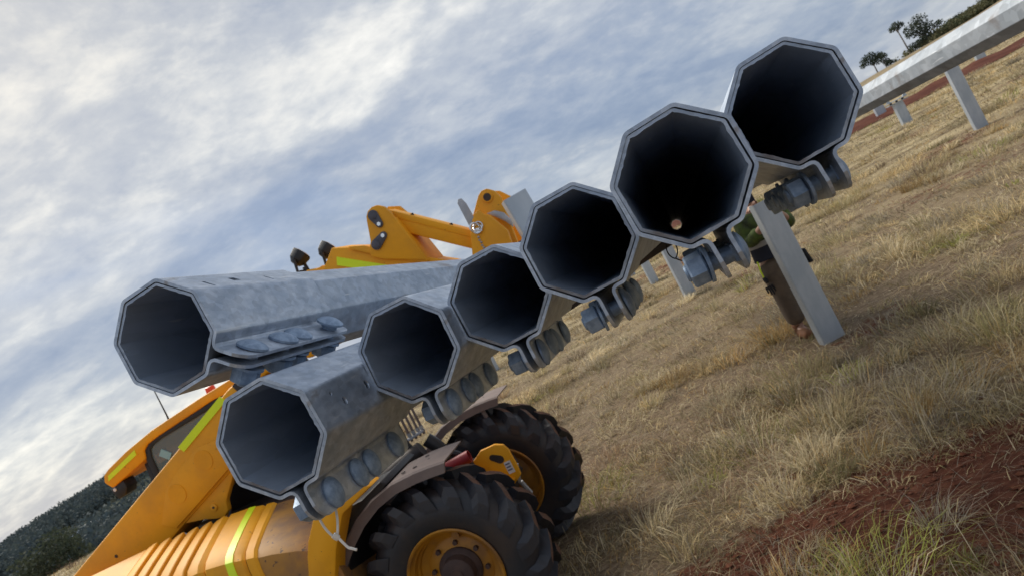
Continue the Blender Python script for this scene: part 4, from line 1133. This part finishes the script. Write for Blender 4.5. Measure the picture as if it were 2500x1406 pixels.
# wheel arch rail
P('arch_rail', [(-2.05, 1.225), (-2.25, 1.185), (-2.365, 1.145), (-2.455, 1.05), (-2.50, 0.98), (-2.56, 0.86), (-2.64, 0.62), (-2.52, 0.60), (-2.415, 0.80), (-2.325, 0.945), (-2.19, 1.105), (-1.965, 1.175)], 3.46, 3.60, 'yellow', 0.014)
P('arch_liner', [(-2.50, 1.02), (-2.36, 1.09), (-2.15, 1.10), (-2.0, 1.15), (-1.97, 1.12), (-2.22, 1.0), (-2.40, 0.8), (-2.5, 0.55), (-2.60, 0.55)], 3.62, 4.10, 'black', 0.01)
P('engine_skirt', [(-5.4, 0.56), (-2.62, 0.56), (-2.55, 0.80), (-2.72, 0.90), (-5.4, 0.90)], 3.52, 4.05, 'yellow', 0.01)

# --- boom
bm_ = P('boom', [(-5.75, 1.02), (-4.757, 1.374), (-2.985, 2.005), (-2.90, 2.025), (-2.76, 1.66), (-3.10, 1.565), (-3.80, 1.325), (-4.7, 0.99), (-5.6, 0.66)], 4.20, 4.64, 'yellow', 0.03)
P('inner_boom', [(-2.92, 1.99), (-2.05, 2.34), (-1.98, 2.02), (-2.28, 1.935), (-2.40, 1.935), (-2.50, 2.03), (-2.92, 1.93)], 4.27, 4.57, 'yellow', 0.02)
P('boom_end_band', [(-2.925, 2.010), (-2.895, 2.022), (-2.755, 1.662), (-2.785, 1.655)], 4.19, 4.65, 'dark', 0.004)
P('boom_plate', [(-3.895, 1.415), (-3.74, 1.605), (-3.55, 1.70), (-3.36, 1.765), (-3.20, 1.750), (-2.96, 1.84), (-2.86, 1.72), (-3.08, 1.60), (-3.55, 1.435), (-3.80, 1.350)], 4.188, 4.201, 'yellow', 0.004, bm_)
for x, z in ((-3.668, 1.552), (-3.366, 1.672)):
    D('boom_boss', x, z, 0.068, 4.1845, 4.1885, 'yellow', bm_, 32, 0.0)
P('ram_bracket', [(-3.76, 1.350), (-3.60, 1.315), (-3.52, 1.285), (-3.455, 1.270), (-3.405, 1.300), (-3.385, 1.36), (-3.20, 1.535), (-3.0, 1.63), (-3.35, 1.50)], 4.215, 4.265, 'yellow', 0.012)
rb_ = D('ram_pin', -3.483, 1.362, 0.026, 4.204, 4.216, 'yellow', None, 20, 0.004)
D('pin_centre', -3.483, 1.362, 0.008, 4.200, 4.206, 'dark', rb_, 10, 0.0)
P('hivis_strip', [(-3.043, 1.990), (-3.016, 1.946), (-3.473, 1.780), (-3.497, 1.826)], 4.193, 4.1995, 'hivis', 0.0, bm_)
vb().tube([(-3.46, 4.30, 1.30), (-3.56, 4.30, 1.10)], 0.022, 10).build('ram_rod', M['chrome'], TH)
vb().tube([(-3.56, 4.30, 1.12), (-3.80, 4.30, 0.75)], 0.045, 12).build('ram_barrel', M['dark'], TH)
vb().tube([(-3.75, 4.16, 1.30), (-3.66, 4.14, 1.24), (-3.62, 4.14, 1.12)], 0.012, 8).build('hose', M['greysteel'], TH)
for x, z in ((-3.862, 1.405), (-4.35, 1.36)):
    D('weld_hole', x, z, 0.012, 4.196, 4.204, 'dark', bm_, 10, 0.0)

# --- boom nose
P('boom_nose', [(-1.909, 2.477), (-1.792, 2.419), (-1.607, 2.282), (-1.296, 2.059), (-1.02, 1.83), (-0.95, 1.60), (-1.05, 1.50), (-1.22, 1.52), (-1.55, 1.85), (-1.98, 2.05), (-2.16, 2.18), (-2.06, 2.36)], 4.28, 4.58, 'yellow', 0.010)
P('nose_rail', [(-1.80, 2.43), (-1.70, 2.385), (-1.55, 2.265), (-1.25, 2.045), (-1.27, 2.02), (-1.60, 2.25), (-1.79, 2.405)], 4.262, 4.281, 'yellow', 0.004)
P('hivis_strip', [(-1.904, 2.412), (-1.927, 2.364), (-1.655, 2.172), (-1.627, 2.212)], 4.274, 4.2795, 'hivis', 0.0)
lb_ = P('lamp_bracket', [(-2.24, 2.405), (-2.17, 2.450), (-2.12, 2.420), (-2.06, 2.425), (-2.02, 2.40), (-2.0, 2.30), (-2.26, 2.33)], 4.36, 4.56, 'yellow', 0.015)
def lamp(x, z, y):
    d = Vector((0.72, 0.42, 0.52)).normalized()
    r = vb().lathe([(-0.060, 0.0001), (-0.058, 0.032), (-0.030, 0.058), (0.018, 0.066), (0.030, 0.064), (0.030, 0.0001)], (x, y, z), d, 8, False, False, R_(22)).build('work_lamp', M['black'], TH, 0.003)
    c = Vector((x, y, z)) + d * 0.0305
    vb().lathe([(0, 0.0001), (0, 0.054), (0.004, 0.052), (0.004, 0.0001)], c, d, 8, False, False, R_(22)).build('lens', M['lens'], r)
    b = vb(); b.tube([(x - 0.015, y - 0.06, z - 0.01), (x - 0.03, y - 0.065, z - 0.09), (x + 0.0, y, z - 0.105), (x - 0.03, y + 0.065, z - 0.09), (x - 0.015, y + 0.06, z - 0.01)], 0.011, 6)
    b.lathe([(0, 0.02), (0.05, 0.02)], (x, y, z - 0.125), (0, 0, 1), 8); b.build('lamp_yoke', M['black'], r)
lamp(-2.205, 2.555, 4.44); lamp(-2.035, 2.515, 4.50)
lk = P('link_bracket', [(-1.612, 2.500), (-1.600, 2.530), (-1.575, 2.556), (-1.540, 2.566), (-1.505, 2.560), (-1.470, 2.532), (-1.448, 2.478), (-1.435, 2.36), (-1.385, 2.125), (-1.618, 2.250), (-1.690, 2.305), (-1.682, 2.350), (-1.650, 2.385)], 4.25, 4.29, 'yellow', 0.006)
P('link_bracket', [(-1.612, 2.500), (-1.540, 2.566), (-1.470, 2.532), (-1.448, 2.478), (-1.435, 2.36), (-1.385, 2.125), (-1.618, 2.250), (-1.690, 2.305), (-1.650, 2.385)], 4.52, 4.56, 'yellow', 0.006)
P('bracket_flange', [(-1.455, 2.44), (-1.440, 2.445), (-1.372, 2.115), (-1.392, 2.115)], 4.25, 4.56, 'yellow', 0.004)
for (a, b) in (((-1.553, 2.515, 0.034), (-1.541, 2.452, 0.023)), ((-1.620, 2.352, 0.034), (-1.553, 2.380, 0.023))):
    pp = P('pin_plate', capsule(*a, *b), 4.238, 4.249, 'pincap', 0.003, lk)
    D('pin_bolt', b[0], b[1], 0.013, 4.228, 4.239, 'chrome', pp, 6, 0.0)
    D('pin_end', a[0], a[1], 0.025, 4.233, 4.239, 'pincap', pp, 18, 0.002)
vb().tube([(-1.66, 4.41, 2.33), (-1.80, 4.41, 2.20)], 0.035, 12).build('tilt_rod', M['chrome'], TH)
la = vb().hexa([(-1.47, 4.30, 2.362), (-1.085, 4.30, 2.028), (-1.085, 4.44, 2.028), (-1.47, 4.44, 2.362), (-1.475, 4.30, 2.510), (-1.040, 4.30, 2.118), (-1.040, 4.44, 2.118), (-1.475, 4.44, 2.510)]).build('tilt_link', M['yellow'], TH, 0.008)
vb().hexa([(-1.475, 4.295, 2.465), (-1.045, 4.295, 2.080), (-1.045, 4.445, 2.080), (-1.475, 4.445, 2.465), (-1.475, 4.295, 2.515), (-1.035, 4.295, 2.125), (-1.035, 4.445, 2.125), (-1.475, 4.445, 2.515)]).build('link_cap', M['yellow'], la, 0.004)
for x, z in ((-1.36, 2.412), (-1.17, 2.243)):
    vb().box(x - 0.008, x + 0.008, 4.33, 4.346, z - 0.004, z + 0.012).build('link_stud', M['dark'], la)
# --- carriage and forks
cg = P('carriage_plate', [(-1.025, 2.225), (-0.935, 2.318), (-0.905, 2.334), (-0.870, 2.330), (-0.838, 2.300), (-0.818, 2.245), (-0.828, 2.19), (-0.855, 1.95), (-0.86, 1.52), (-1.02, 1.48), (-1.10, 1.75), (-1.10, 2.04)], 4.32, 4.36, 'yellow', 0.006)
P('carriage_plate', [(-0.985, 2.265), (-0.905, 2.334), (-0.838, 2.300), (-0.790, 2.235), (-0.785, 2.17), (-0.84, 1.95), (-0.86, 1.52), (-1.02, 1.48), (-1.10, 1.75)], 4.47, 4.51, 'yellow', 0.006)
e_ = D('eye_ring', -0.888, 2.283, 0.034, 4.310, 4.322, 'yellow', cg, 20, 0.003)
D('eye_hole', -0.888, 2.283, 0.024, 4.3085, 4.312, 'dark', e_, 18, 0.0)
c2 = P('hitch_plate', [(-1.010, 2.195), (-0.978, 2.222), (-0.950, 2.232), (-0.938, 2.200), (-0.905, 2.170), (-0.868, 2.085), (-0.852, 2.045), (-0.870, 1.935), (-0.92, 1.75), (-1.12, 1.80), (-1.105, 2.02), (-1.055, 2.13)], 4.20, 4.245, 'yellow', 0.006)
P('lock_lever', [(-1.045, 2.325), (-1.030, 2.345), (-1.010, 2.340), (-0.998, 2.30), (-0.995, 2.20), (-1.025, 2.09), (-1.045, 2.14), (-1.045, 2.20)], 4.215, 4.228, 'greysteel', 0.003)
P('hook_plate', [(-0.93, 2.195), (-0.88, 2.190), (-0.84, 2.155), (-0.815, 2.09), (-0.825, 2.05), (-0.850, 2.10), (-0.885, 2.145)], 4.27, 4.30, 'greysteel', 0.004)
mb = vb()
for k, (dx, dz, ax) in enumerate(((0.0, 0.0, 0.3), (0.012, 0.012, 1.2), (-0.008, 0.016, 2.2))):
    pts = [(-1.003 + dx + 0.026 * math.cos(a) , 4.19 - 0.006 * k + 0.010 * math.sin(a + ax), 2.135 + dz + 0.026 * math.sin(a)) for a in np.linspace(0, 6.283, 15)]
    mb.tube(pts, 0.0045, 6, False)
lp = mb.build('lynch_pin_rings', M['chrome'], c2)
vb().lathe([(0, 0.0001), (0, 0.016), (0.02, 0.016), (0.02, 0.0001)], (-1.006, 4.182, 2.125), (0, 1, 0), 10, False).build('lynch_pin', M['chrome'], c2)
for k in range(5):
    a = 2.09 - 0.017 * k
    vb().lathe([(-0.004, 0.002), (0, 0.0075), (0.004, 0.002)], (-1.020 - 0.003 * (k % 2), 4.192, a), (0, 1, 0.3 * (-1) ** k), 8).build('chain_link', M['greysteel'], c2)
mb = vb(); mb.box(-0.85, -0.79, 3.86, 4.98, 1.50, 1.58); mb.box(-0.85, -0.79, 3.86, 4.98, 1.84, 1.91)
for yy in (3.86, 4.36, 4.92): mb.box(-0.846, -0.794, yy, yy + 0.06, 1.57, 1.85)
mb.build('fork_frame', M['yellow'], TH, 0.006)
for yy in (4.05, 4.75):
    pB, pG = TUBES['B'].location, TUBES['G'].location
    zb = lambda q: q.z - 0.0471 * (yy - q.dot(VL))
    xB, xG = pB.dot(VF), pG.dot(VF)
    zt = lambda x: zb(pB) - 0.0648 + (zb(pG) - zb(pB)) / (xG - xB) * (x - xB)
    P('fork', [(-0.79, 1.95), (-0.745, 1.95), (-0.745, zt(-0.745)), (0.36, zt(0.36)), (0.36, zt(0.36) - 0.012), (0.0, zt(0.0) - 0.04), (-0.79, zt(-0.79) - 0.045)], yy - 0.05, yy + 0.05, 'dark', 0.004)
# --- front bracket with red tube
fb = P('tow_bracket', [(-1.80, 0.86), (-1.72, 0.905), (-1.615, 0.905), (-1.565, 0.880), (-1.548, 0.84), (-1.545, 0.72), (-1.55, 0.66), (-1.62, 0.62), (-1.70, 0.70), (-1.82, 0.78)], 4.42, 4.45, 'yellow', 0.005)
P('bracket_slot', capsule(-1.665, 0.835, 0.020, -1.625, 0.805, 0.026), 4.4165, 4.4205, 'dark', 0.0, fb)
lab = P('warning_label', [(-1.615, 0.775), (-1.570, 0.775), (-1.570, 0.695), (-1.615, 0.695)], 4.4165, 4.4195, 'white', 0.0, fb)
for k in range(3): P('label_line', [(-1.610, 0.764 - 0.02 * k), (-1.578, 0.764 - 0.02 * k), (-1.578, 0.755 - 0.02 * k), (-1.610, 0.755 - 0.02 * k)], 4.4145, 4.4167, 'ink', 0.0, lab)
vb().hexa([(-2.03, 4.25, 0.865), (-1.80, 4.25, 0.84), (-1.78, 4.42, 0.80), (-2.0, 4.42, 0.83), (-2.03, 4.25, 0.88), (-1.80, 4.25, 0.855), (-1.78, 4.42, 0.815), (-2.0, 4.42, 0.845)]).build('step_plate', M['yellow'], TH, 0.003)
vb().hexa([(-1.80, 4.22, 0.835), (-1.62, 4.25, 0.66), (-1.60, 4.43, 0.64), (-1.78, 4.42, 0.78), (-1.80, 4.22, 0.850), (-1.61, 4.25, 0.675), (-1.59, 4.43, 0.655), (-1.78, 4.42, 0.795)]).build('step_plate', M['yellow'], TH, 0.003)
ln_ = vb().hexa([(-1.72, 4.27, 0.785), (-1.66, 4.275, 0.725), (-1.655, 4.36, 0.715), (-1.715, 4.36, 0.775), (-1.72, 4.27, 0.790), (-1.66, 4.275, 0.730), (-1.655, 4.36, 0.720), (-1.715, 4.36, 0.780)]).build('serial_plate', M['white'], TH)
mb = vb(); mb.tube([(-2.00, 4.30, 0.915), (-1.76, 4.33, 0.925)], 0.040, 16, False); mb.tube([(-1.76, 4.33, 0.925), (-1.96, 4.305, 0.917)], 0.033, 16, False); rt = mb.build('red_tube', M['red'], TH)
vb().lathe([(0, 0.033), (0, 0.040)], (-1.76, 4.33, 0.925), (1, 0.1, 0.03), 16, False).build('tube_rim', M['red'], rt)
vb().lathe([(0, 0.0001), (0, 0.034)], (-1.81, 4.324, 0.923), (1, 0.1, 0.03), 16, False).build('tube_bore', M['dark'], rt)
mb = vb(); mb.tube([(-1.56, 4.48, 0.72), (-1.60, 4.48, 0.60)], 0.010, 8); mb.tube([(-1.60, 4.5, 0.60), (-1.58, 4.52, 0.50)], 0.016, 8); mb.build('retaining_pin', M['greysteel'], TH)
# --- rams, hoses, hose manifold
vb().tube([(-2.46, 4.20, 0.98), (-2.12, 4.26, 1.07), (-2.00, 4.28, 1.10)], [0.060, 0.060, 0.055], 14).build('tilt_ram', M['dark'], TH)
vb().tube(smooth_path([(-2.1, 4.3, 0.95), (-1.95, 4.36, 1.00), (-1.85, 4.40, 0.95), (-1.80, 4.44, 0.80)]), 0.022, 8).build('hose', M['black'], TH)
vb().tube(smooth_path([(-2.02, 4.45, 1.12), (-1.97, 4.46, 1.02), (-1.98, 4.46, 0.90), (-2.02, 4.45, 0.75)]), 0.045, 10).build('hose', M['black'], TH)
mf = vb().hexa([(-2.225, 4.385, 1.150), (-1.985, 4.385, 1.178), (-1.985, 4.425, 1.178), (-2.225, 4.425, 1.150), (-2.225, 4.385, 1.170), (-1.985, 4.385, 1.196), (-1.985, 4.425, 1.196), (-2.225, 4.425, 1.170)]).build('hose_manifold', M['greysteel'], TH, 0.003)
for k, dx in enumerate((0.0, 0.035, 0.085, 0.125, 0.16, 0.195, 0.225)):
    x = -2.218 + dx; z = 1.168 + 0.12 * dx
    vb().tube([(x, 4.405, z - 0.03), (x + 0.004, 4.405, z + 0.20), (x + 0.02, 4.41, z + 0.55)], 0.009 if k not in (1, 2) else 0.014, 8).build('hose', M['dark'] if k in (1, 2) else M['guard'], mf)
    vb().lathe([(-0.012, 0.014), (0.012, 0.014)], (x, 4.405, z + 0.016), (0, 0, 1), 6, False).build('hose_nut', M['greysteel'], mf)
# boom nose hoses
vb().tube(smooth_path([(-1.95, 4.33, 2.10), (-2.05, 4.30, 1.60), (-2.10, 4.30, 1.25), (-2.05, 4.32, 1.05)]), 0.02, 8).build('hose', M['black'], TH)
# --- cab
P('gap_shade_panel', [(-3.95, 1.20), (-2.86, 1.20), (-2.92, 1.52), (-3.35, 1.52), (-3.95, 1.30)], 4.70, 4.75, 'black', 0.01)  # added black sheet, stands for the shaded gap between boom and engine cover
P('gap_shade_panel', [(-3.2, 0.95), (-2.40, 0.95), (-2.42, 1.22), (-2.80, 1.42), (-3.2, 1.42)], 4.66, 4.70, 'black', 0.01)  # second black sheet added for the same shaded gap, further forward
RF = [(-4.690, 1.850), (-4.660, 1.905), (-4.60, 1.930), (-4.38, 1.985), (-4.09, 2.035), (-3.60, 2.075), (-3.20, 2.095), (-3.00, 2.05), (-3.0, 1.99), (-3.50, 2.015), (-4.06, 1.972), (-4.18, 1.955), (-4.235, 1.925), (-4.255, 1.862), (-4.645, 1.785)]
cr = P('cab_roof', RF, 4.74, 5.42, 'yellow', 0.012)
P('hivis_strip', [(-4.640, 1.845), (-4.620, 1.885), (-4.30, 1.965), (-4.305, 1.925)], 4.734, 4.7395, 'hivis', 0.0, cr)
P('cab_body', [(-4.25, 0.62), (-2.95, 0.62), (-2.85, 1.25), (-4.27, 1.25)], 4.78, 5.42, 'black', 0.02)  # body coloured black to paint in the dark gap below the boom
for yy in (4.755, 5.37):
    P('window_frame', [(-4.310, 1.24), (-4.252, 1.24), (-4.212, 1.85), (-4.192, 1.908), (-4.150, 1.930), (-4.06, 1.945), (-3.0, 1.995), (-3.0, 2.035), (-4.06, 1.99), (-4.19, 1.968), (-4.245, 1.935), (-4.266, 1.86)], yy, yy + 0.035, 'black', 0.004)
    P('cab_pillar', [(-4.405, 1.24), (-4.365, 1.24), (-4.31, 1.84), (-4.345, 1.835)], yy + 0.05, yy + 0.09, 'black', 0.004)
    P('cab_pillar', [(-2.92, 1.24), (-2.87, 1.24), (-3.05, 2.0), (-3.10, 2.0)], yy, yy + 0.05, 'black', 0.004)
P('cab_glass', [(-4.262, 1.24), (-2.9, 1.24), (-3.06, 2.01), (-4.06, 1.968), (-4.165, 1.950), (-4.205, 1.925), (-4.225, 1.86)], 4.765, 4.769, 'glass', 0.0)
P('cab_glass', [(-4.262, 1.24), (-2.9, 1.24), (-3.06, 2.01), (-4.06, 1.968), (-4.165, 1.950), (-4.205, 1.925), (-4.225, 1.86)], 5.385, 5.389, 'glass', 0.0)
P('window_sticker', [(-4.150, 1.838), (-4.085, 1.775), (-4.040, 1.812), (-4.105, 1.876)], 4.757, 4.7645, 'sticker', 0.0)
st_ = P('driver_seat', [(-4.2, 1.2), (-4.1, 1.2), (-4.06, 1.70), (-4.16, 1.72)], 4.95, 5.25, 'black', 0.03)
b_ = vb().lathe([(0, 0.0001), (0, 0.046), (0.02, 0.046), (0.022, 0.040), (0.068, 0.036), (0.074, 0.028), (0.074, 0.0001)], (-3.63, 4.95, 2.058), (0.03, 0, 1), 16).build('beacon', M['orange'], TH)
vb().tube([(-4.085, 4.95, 2.03), (-4.080, 4.95, 2.10), (-4.075, 4.95, 2.36)], [0.009, 0.006, 0.0035], 6).build('aerial', M['black'], TH)
rl = P('rear_lamp', [(-4.69, 1.775), (-4.61, 1.795), (-4.545, 1.80), (-4.54, 1.74), (-4.575, 1.695), (-4.66, 1.685)], 4.76, 4.88, 'black', 0.008)
D('lamp_screw', -4.645, 1.765, 0.013, 4.752, 4.7605, 'white', rl, 10, 0.0)

# --- loose channel standing on the upper tube against the fork frame
ch = empty('steel_channel', VF * -0.70 + VL * 4.0 + Vector((0, 0, 1.80))); ch.rotation_euler = (0, R_(-3), -VYAW + R_(12))
tag(ch, 'short galvanised steel channel standing upright beside the loader hitch', 'channel')
mb = MB(); strip(mb, fillet([(0.105, 0.0), (-0.03, -0.035), (-0.045, 0.085), (0.09, 0.12)], 0.010, 3), 0.006, -0.06, 0.385)
mb.build('channel_section', M['post'], ch)

# ------------------------------------------------------------------ worker
def skin(name, pts, edges, radii, m, parent, off=Vector((0, 0, 0)), root=0, sub=2):
    me = bpy.data.meshes.new(name); me.from_pydata([tuple(Vector(p) - off) for p in pts], edges, [])
    o = bpy.data.objects.new(name, me); COL.objects.link(o)
    sk = o.modifiers.new('skin', 'SKIN'); sk.use_smooth_shade = True
    lay = me.skin_vertices[0] if me.skin_vertices else None
    for i, r in enumerate(radii):
        v = lay.data[i]; v.radius = (r, r) if isinstance(r, (int, float)) else r; v.use_root = (i == root)
    sb = o.modifiers.new('sub', 'SUBSURF'); sb.levels = sub; sb.render_levels = sub
    dg = bpy.context.evaluated_depsgraph_get()
    ev = bpy.data.meshes.new_from_object(o.evaluated_get(dg)); ev.name = name
    bpy.data.objects.remove(o, do_unlink=True)
    ev.materials.clear(); ev.materials.append(m)
    return link(name, ev, parent)
M['skin'] = mat('skin', (0.42, 0.24, 0.17), 0.55)
M['khaki'] = mat('khaki_trousers', (0.155, 0.115, 0.080), 0.9, var=(0.10, 0.075, 0.055), var_scale=9, var_amt=0.8, bump=0.5, bump_scale=14, bump_dist=0.02)
M['navy'] = mat('navy_shirt', (0.018, 0.020, 0.034), 0.9, bump=0.4, bump_scale=14, bump_dist=0.02)
M['vest'] = mat('hivis_shirt', (0.085, 0.13, 0.020), 0.8, var=(0.028, 0.034, 0.022), var_scale=14, var_amt=0.9, bump=0.5, bump_scale=12, bump_dist=0.02)
M['tape'] = mat('reflective_tape', (0.36, 0.34, 0.31), 0.6)
M['boot'] = mat('tan_boot', (0.23, 0.095, 0.04), 0.8, var=(0.13, 0.06, 0.03), var_scale=12, var_amt=0.7)
M['glove'] = mat('black_glove', (0.014, 0.014, 0.018), 0.8)
M['hair'] = mat('dark_hair', (0.03, 0.022, 0.016), 0.8)
wx, wy = 2.36, 6.95
wk = empty('person', (wx, wy, terr1(wx, wy)), R_(0))
tag(wk, 'worker in hi-vis shirt and khaki trousers standing behind the broad near post', 'person')
pts = [(0, 0, 0.84), (0, 0.01, 0.97), (0, 0.01, 1.10), (0, -0.02, 1.22), (-0.01, -0.05, 1.29), (-0.04, -0.09, 1.35),                      # 0-5 spine, neck
       (-0.095, 0, 0.78), (-0.105, -0.01, 0.45), (-0.115, 0.03, 0.09), (-0.12, -0.10, 0.045),                                 # 6-9 left leg (image left)
       (0.095, 0, 0.78), (0.115, -0.01, 0.45), (0.125, 0.03, 0.09), (0.14, -0.10, 0.045),                                      # 10-13
       (-0.19, -0.03, 1.23), (-0.205, -0.08, 1.02), (-0.13, -0.30, 1.12), (-0.06, -0.38, 1.20),                                 # 14-17 arm
       (0.19, -0.03, 1.23), (0.205, -0.08, 1.02), (0.12, -0.30, 1.12), (0.02, -0.38, 1.24)]                                     # 18-21 arm
ed = [(0, 1), (1, 2), (2, 3), (3, 4), (4, 5), (0, 6), (6, 7), (7, 8), (8, 9), (0, 10), (10, 11), (11, 12), (12, 13), (3, 14), (14, 15), (15, 16), (16, 17), (3, 18), (18, 19), (19, 20), (20, 21)]
rad = [(0.16, 0.11), (0.15, 0.105), (0.155, 0.11), (0.15, 0.10), 0.06, 0.05, 0.098, 0.066, 0.048, 0.042, 0.098, 0.066, 0.048, 0.042, 0.062, 0.046, 0.036, 0.03, 0.062, 0.046, 0.036, 0.03]
skin('body', pts, ed, rad, M['skin'], wk)
# clothes follow the body
skin('trousers', [(0, 0, 0.90)] + [(0, 0, 0.83)] + [(-0.095, 0, 0.76), (-0.105, -0.01, 0.45), (-0.113, 0.02, 0.12), (0.095, 0, 0.76), (0.115, -0.01, 0.45), (0.123, 0.02, 0.12)],
     [(0, 1), (1, 2), (2, 3), (3, 4), (1, 5), (5, 6), (6, 7)], [(0.215, 0.16), (0.215, 0.16), 0.142, 0.112, 0.098, 0.142, 0.112, 0.098], M['khaki'], wk)
sh = skin('shirt', [(0, 0, 0.93), (0, 0.01, 1.06), (0, 0.0, 1.16), (0, -0.03, 1.26), (-0.175, -0.03, 1.235), (-0.205, -0.08, 1.02), (-0.135, -0.29, 1.115), (0.175, -0.03, 1.235), (0.205, -0.08, 1.02), (0.125, -0.29, 1.115)],
     [(0, 1), (1, 2), (2, 3), (3, 4), (4, 5), (5, 6), (3, 7), (7, 8), (8, 9)], [(0.225, 0.17), (0.22, 0.165), (0.225, 0.165), (0.19, 0.14), 0.095, 0.08, 0.062, 0.095, 0.08, 0.062], M['vest'], wk)
def band(z0, z1, rx, ry, cy, m, name, par, fl=1.0):
    n = 32; mb = MB(); vs = []
    for z, k in ((z0, fl), (z1, 1.0)):
        for q in (1.0, 0.975):
            vs += [(rx * k * q * math.cos(2 * math.pi * i / n), cy + ry * k * q * math.sin(2 * math.pi * i / n), z) for i in range(n)]
    fs = []
    for i in range(n):
        j = (i + 1) % n
        fs += [(i, j, 2 * n + j, 2 * n + i), (n + j, n + i, 3 * n + i, 3 * n + j), (j, i, n + i, n + j), (2 * n + i, 2 * n + j, 3 * n + j, 3 * n + i)]
    return mb.add(vs, fs, True).build(name, m, par)
band(0.82, 1.00, 0.205, 0.160, 0.0, M['navy'], 'shirt_hem', wk, 1.06)
band(0.955, 1.005, 0.213, 0.168, 0.0, M['tape'], 'reflective_band', wk, 1.01)
for s_ in (-1, 1):
    skin('boot', [(s_ * 0.12, 0.05, 0.05), (s_ * 0.12, 0.03, 0.16), (s_ * 0.125, -0.05, 0.05), (s_ * 0.13, -0.14, 0.045), (s_ * 0.13, -0.19, 0.04)], [(0, 1), (0, 2), (2, 3), (3, 4)], [0.055, 0.068, 0.054, 0.052, 0.036], M['boot'], wk)
hd = skin('head', [(-0.03, -0.10, 1.35), (-0.09, -0.13, 1.42), (-0.115, -0.15, 1.48), (-0.10, -0.20, 1.41), (-0.10, -0.235, 1.405)], [(0, 1), (1, 2), (1, 3), (3, 4)], [0.06, (0.075, 0.085), (0.072, 0.08), 0.035, 0.012], M['skin'], wk, Vector((0, 0, 0)))
skin('cap', [(-0.105, -0.13, 1.465), (-0.12, -0.145, 1.505), (-0.11, -0.25, 1.465)], [(0, 1), (0, 2)], [(0.086, 0.095), (0.07, 0.078), (0.05, 0.012)], M['navy'], hd)
for s_ in (-1, 1):     # hands on the post top
    bx, by, bz = (-0.055, -0.39, 1.21) if s_ < 0 else (0.015, -0.39, 1.25)
    hm = skin('hand', [(bx, by, bz), (bx, by - 0.05, bz + 0.03)], [(0, 1)], [0.03, 0.034], M['skin'], wk)
    for k in range(4):
        fx = bx + (k - 1.5) * 0.017
        skin('finger', [(fx, by - 0.06, bz + 0.035), (fx * 1.01, by - 0.09 - 0.004 * (k in (1, 2)), bz + 0.045), (fx, by - 0.105, bz + 0.02)], [(0, 1), (1, 2)], [0.010, 0.009, 0.007], M['skin'], hm, sub=1)
    skin('thumb', [(bx - s_ * 0.02, by - 0.01, bz + 0.02), (bx - s_ * 0.045, by - 0.04, bz + 0.04), (bx - s_ * 0.045, by - 0.065, bz + 0.035)], [(0, 1), (1, 2)], [0.012, 0.010, 0.008], M['skin'], hm, sub=1)
# spare gloves clipped to the belt
gl = MB().tube([(-0.215, -0.06, 0.84), (-0.232, -0.075, 0.74), (-0.232, -0.075, 0.68)], 0.008, 6).build('glove_clip', M['hivis'], wk)
gv = skin('spare_glove', [(-0.232, -0.075, 0.69), (-0.225, -0.075, 0.62)], [(0, 1)], [(0.03, 0.018), (0.042, 0.02)], M['glove'], wk)
for k, (dx, ln) in enumerate(((-0.03, 0.07), (-0.012, 0.095), (0.008, 0.10), (0.028, 0.08))):
    skin('finger', [(-0.225 + dx, -0.075, 0.60), (-0.222 + dx * 1.2, -0.08, 0.60 - ln * 0.6), (-0.220 + dx * 1.25, -0.075, 0.60 - ln)], [(0, 1), (1, 2)], [0.011, 0.010, 0.007], M['glove'], gv, sub=1)
MB().hexa([(0.225, -0.06, 0.60), (0.262, -0.06, 0.60), (0.262, 0.05, 0.60), (0.225, 0.05, 0.60), (0.215, -0.06, 0.75), (0.245, -0.06, 0.75), (0.245, 0.05, 0.75), (0.215, 0.05, 0.75)]).build('tool_pouch', M['glove'], wk, 0.008)
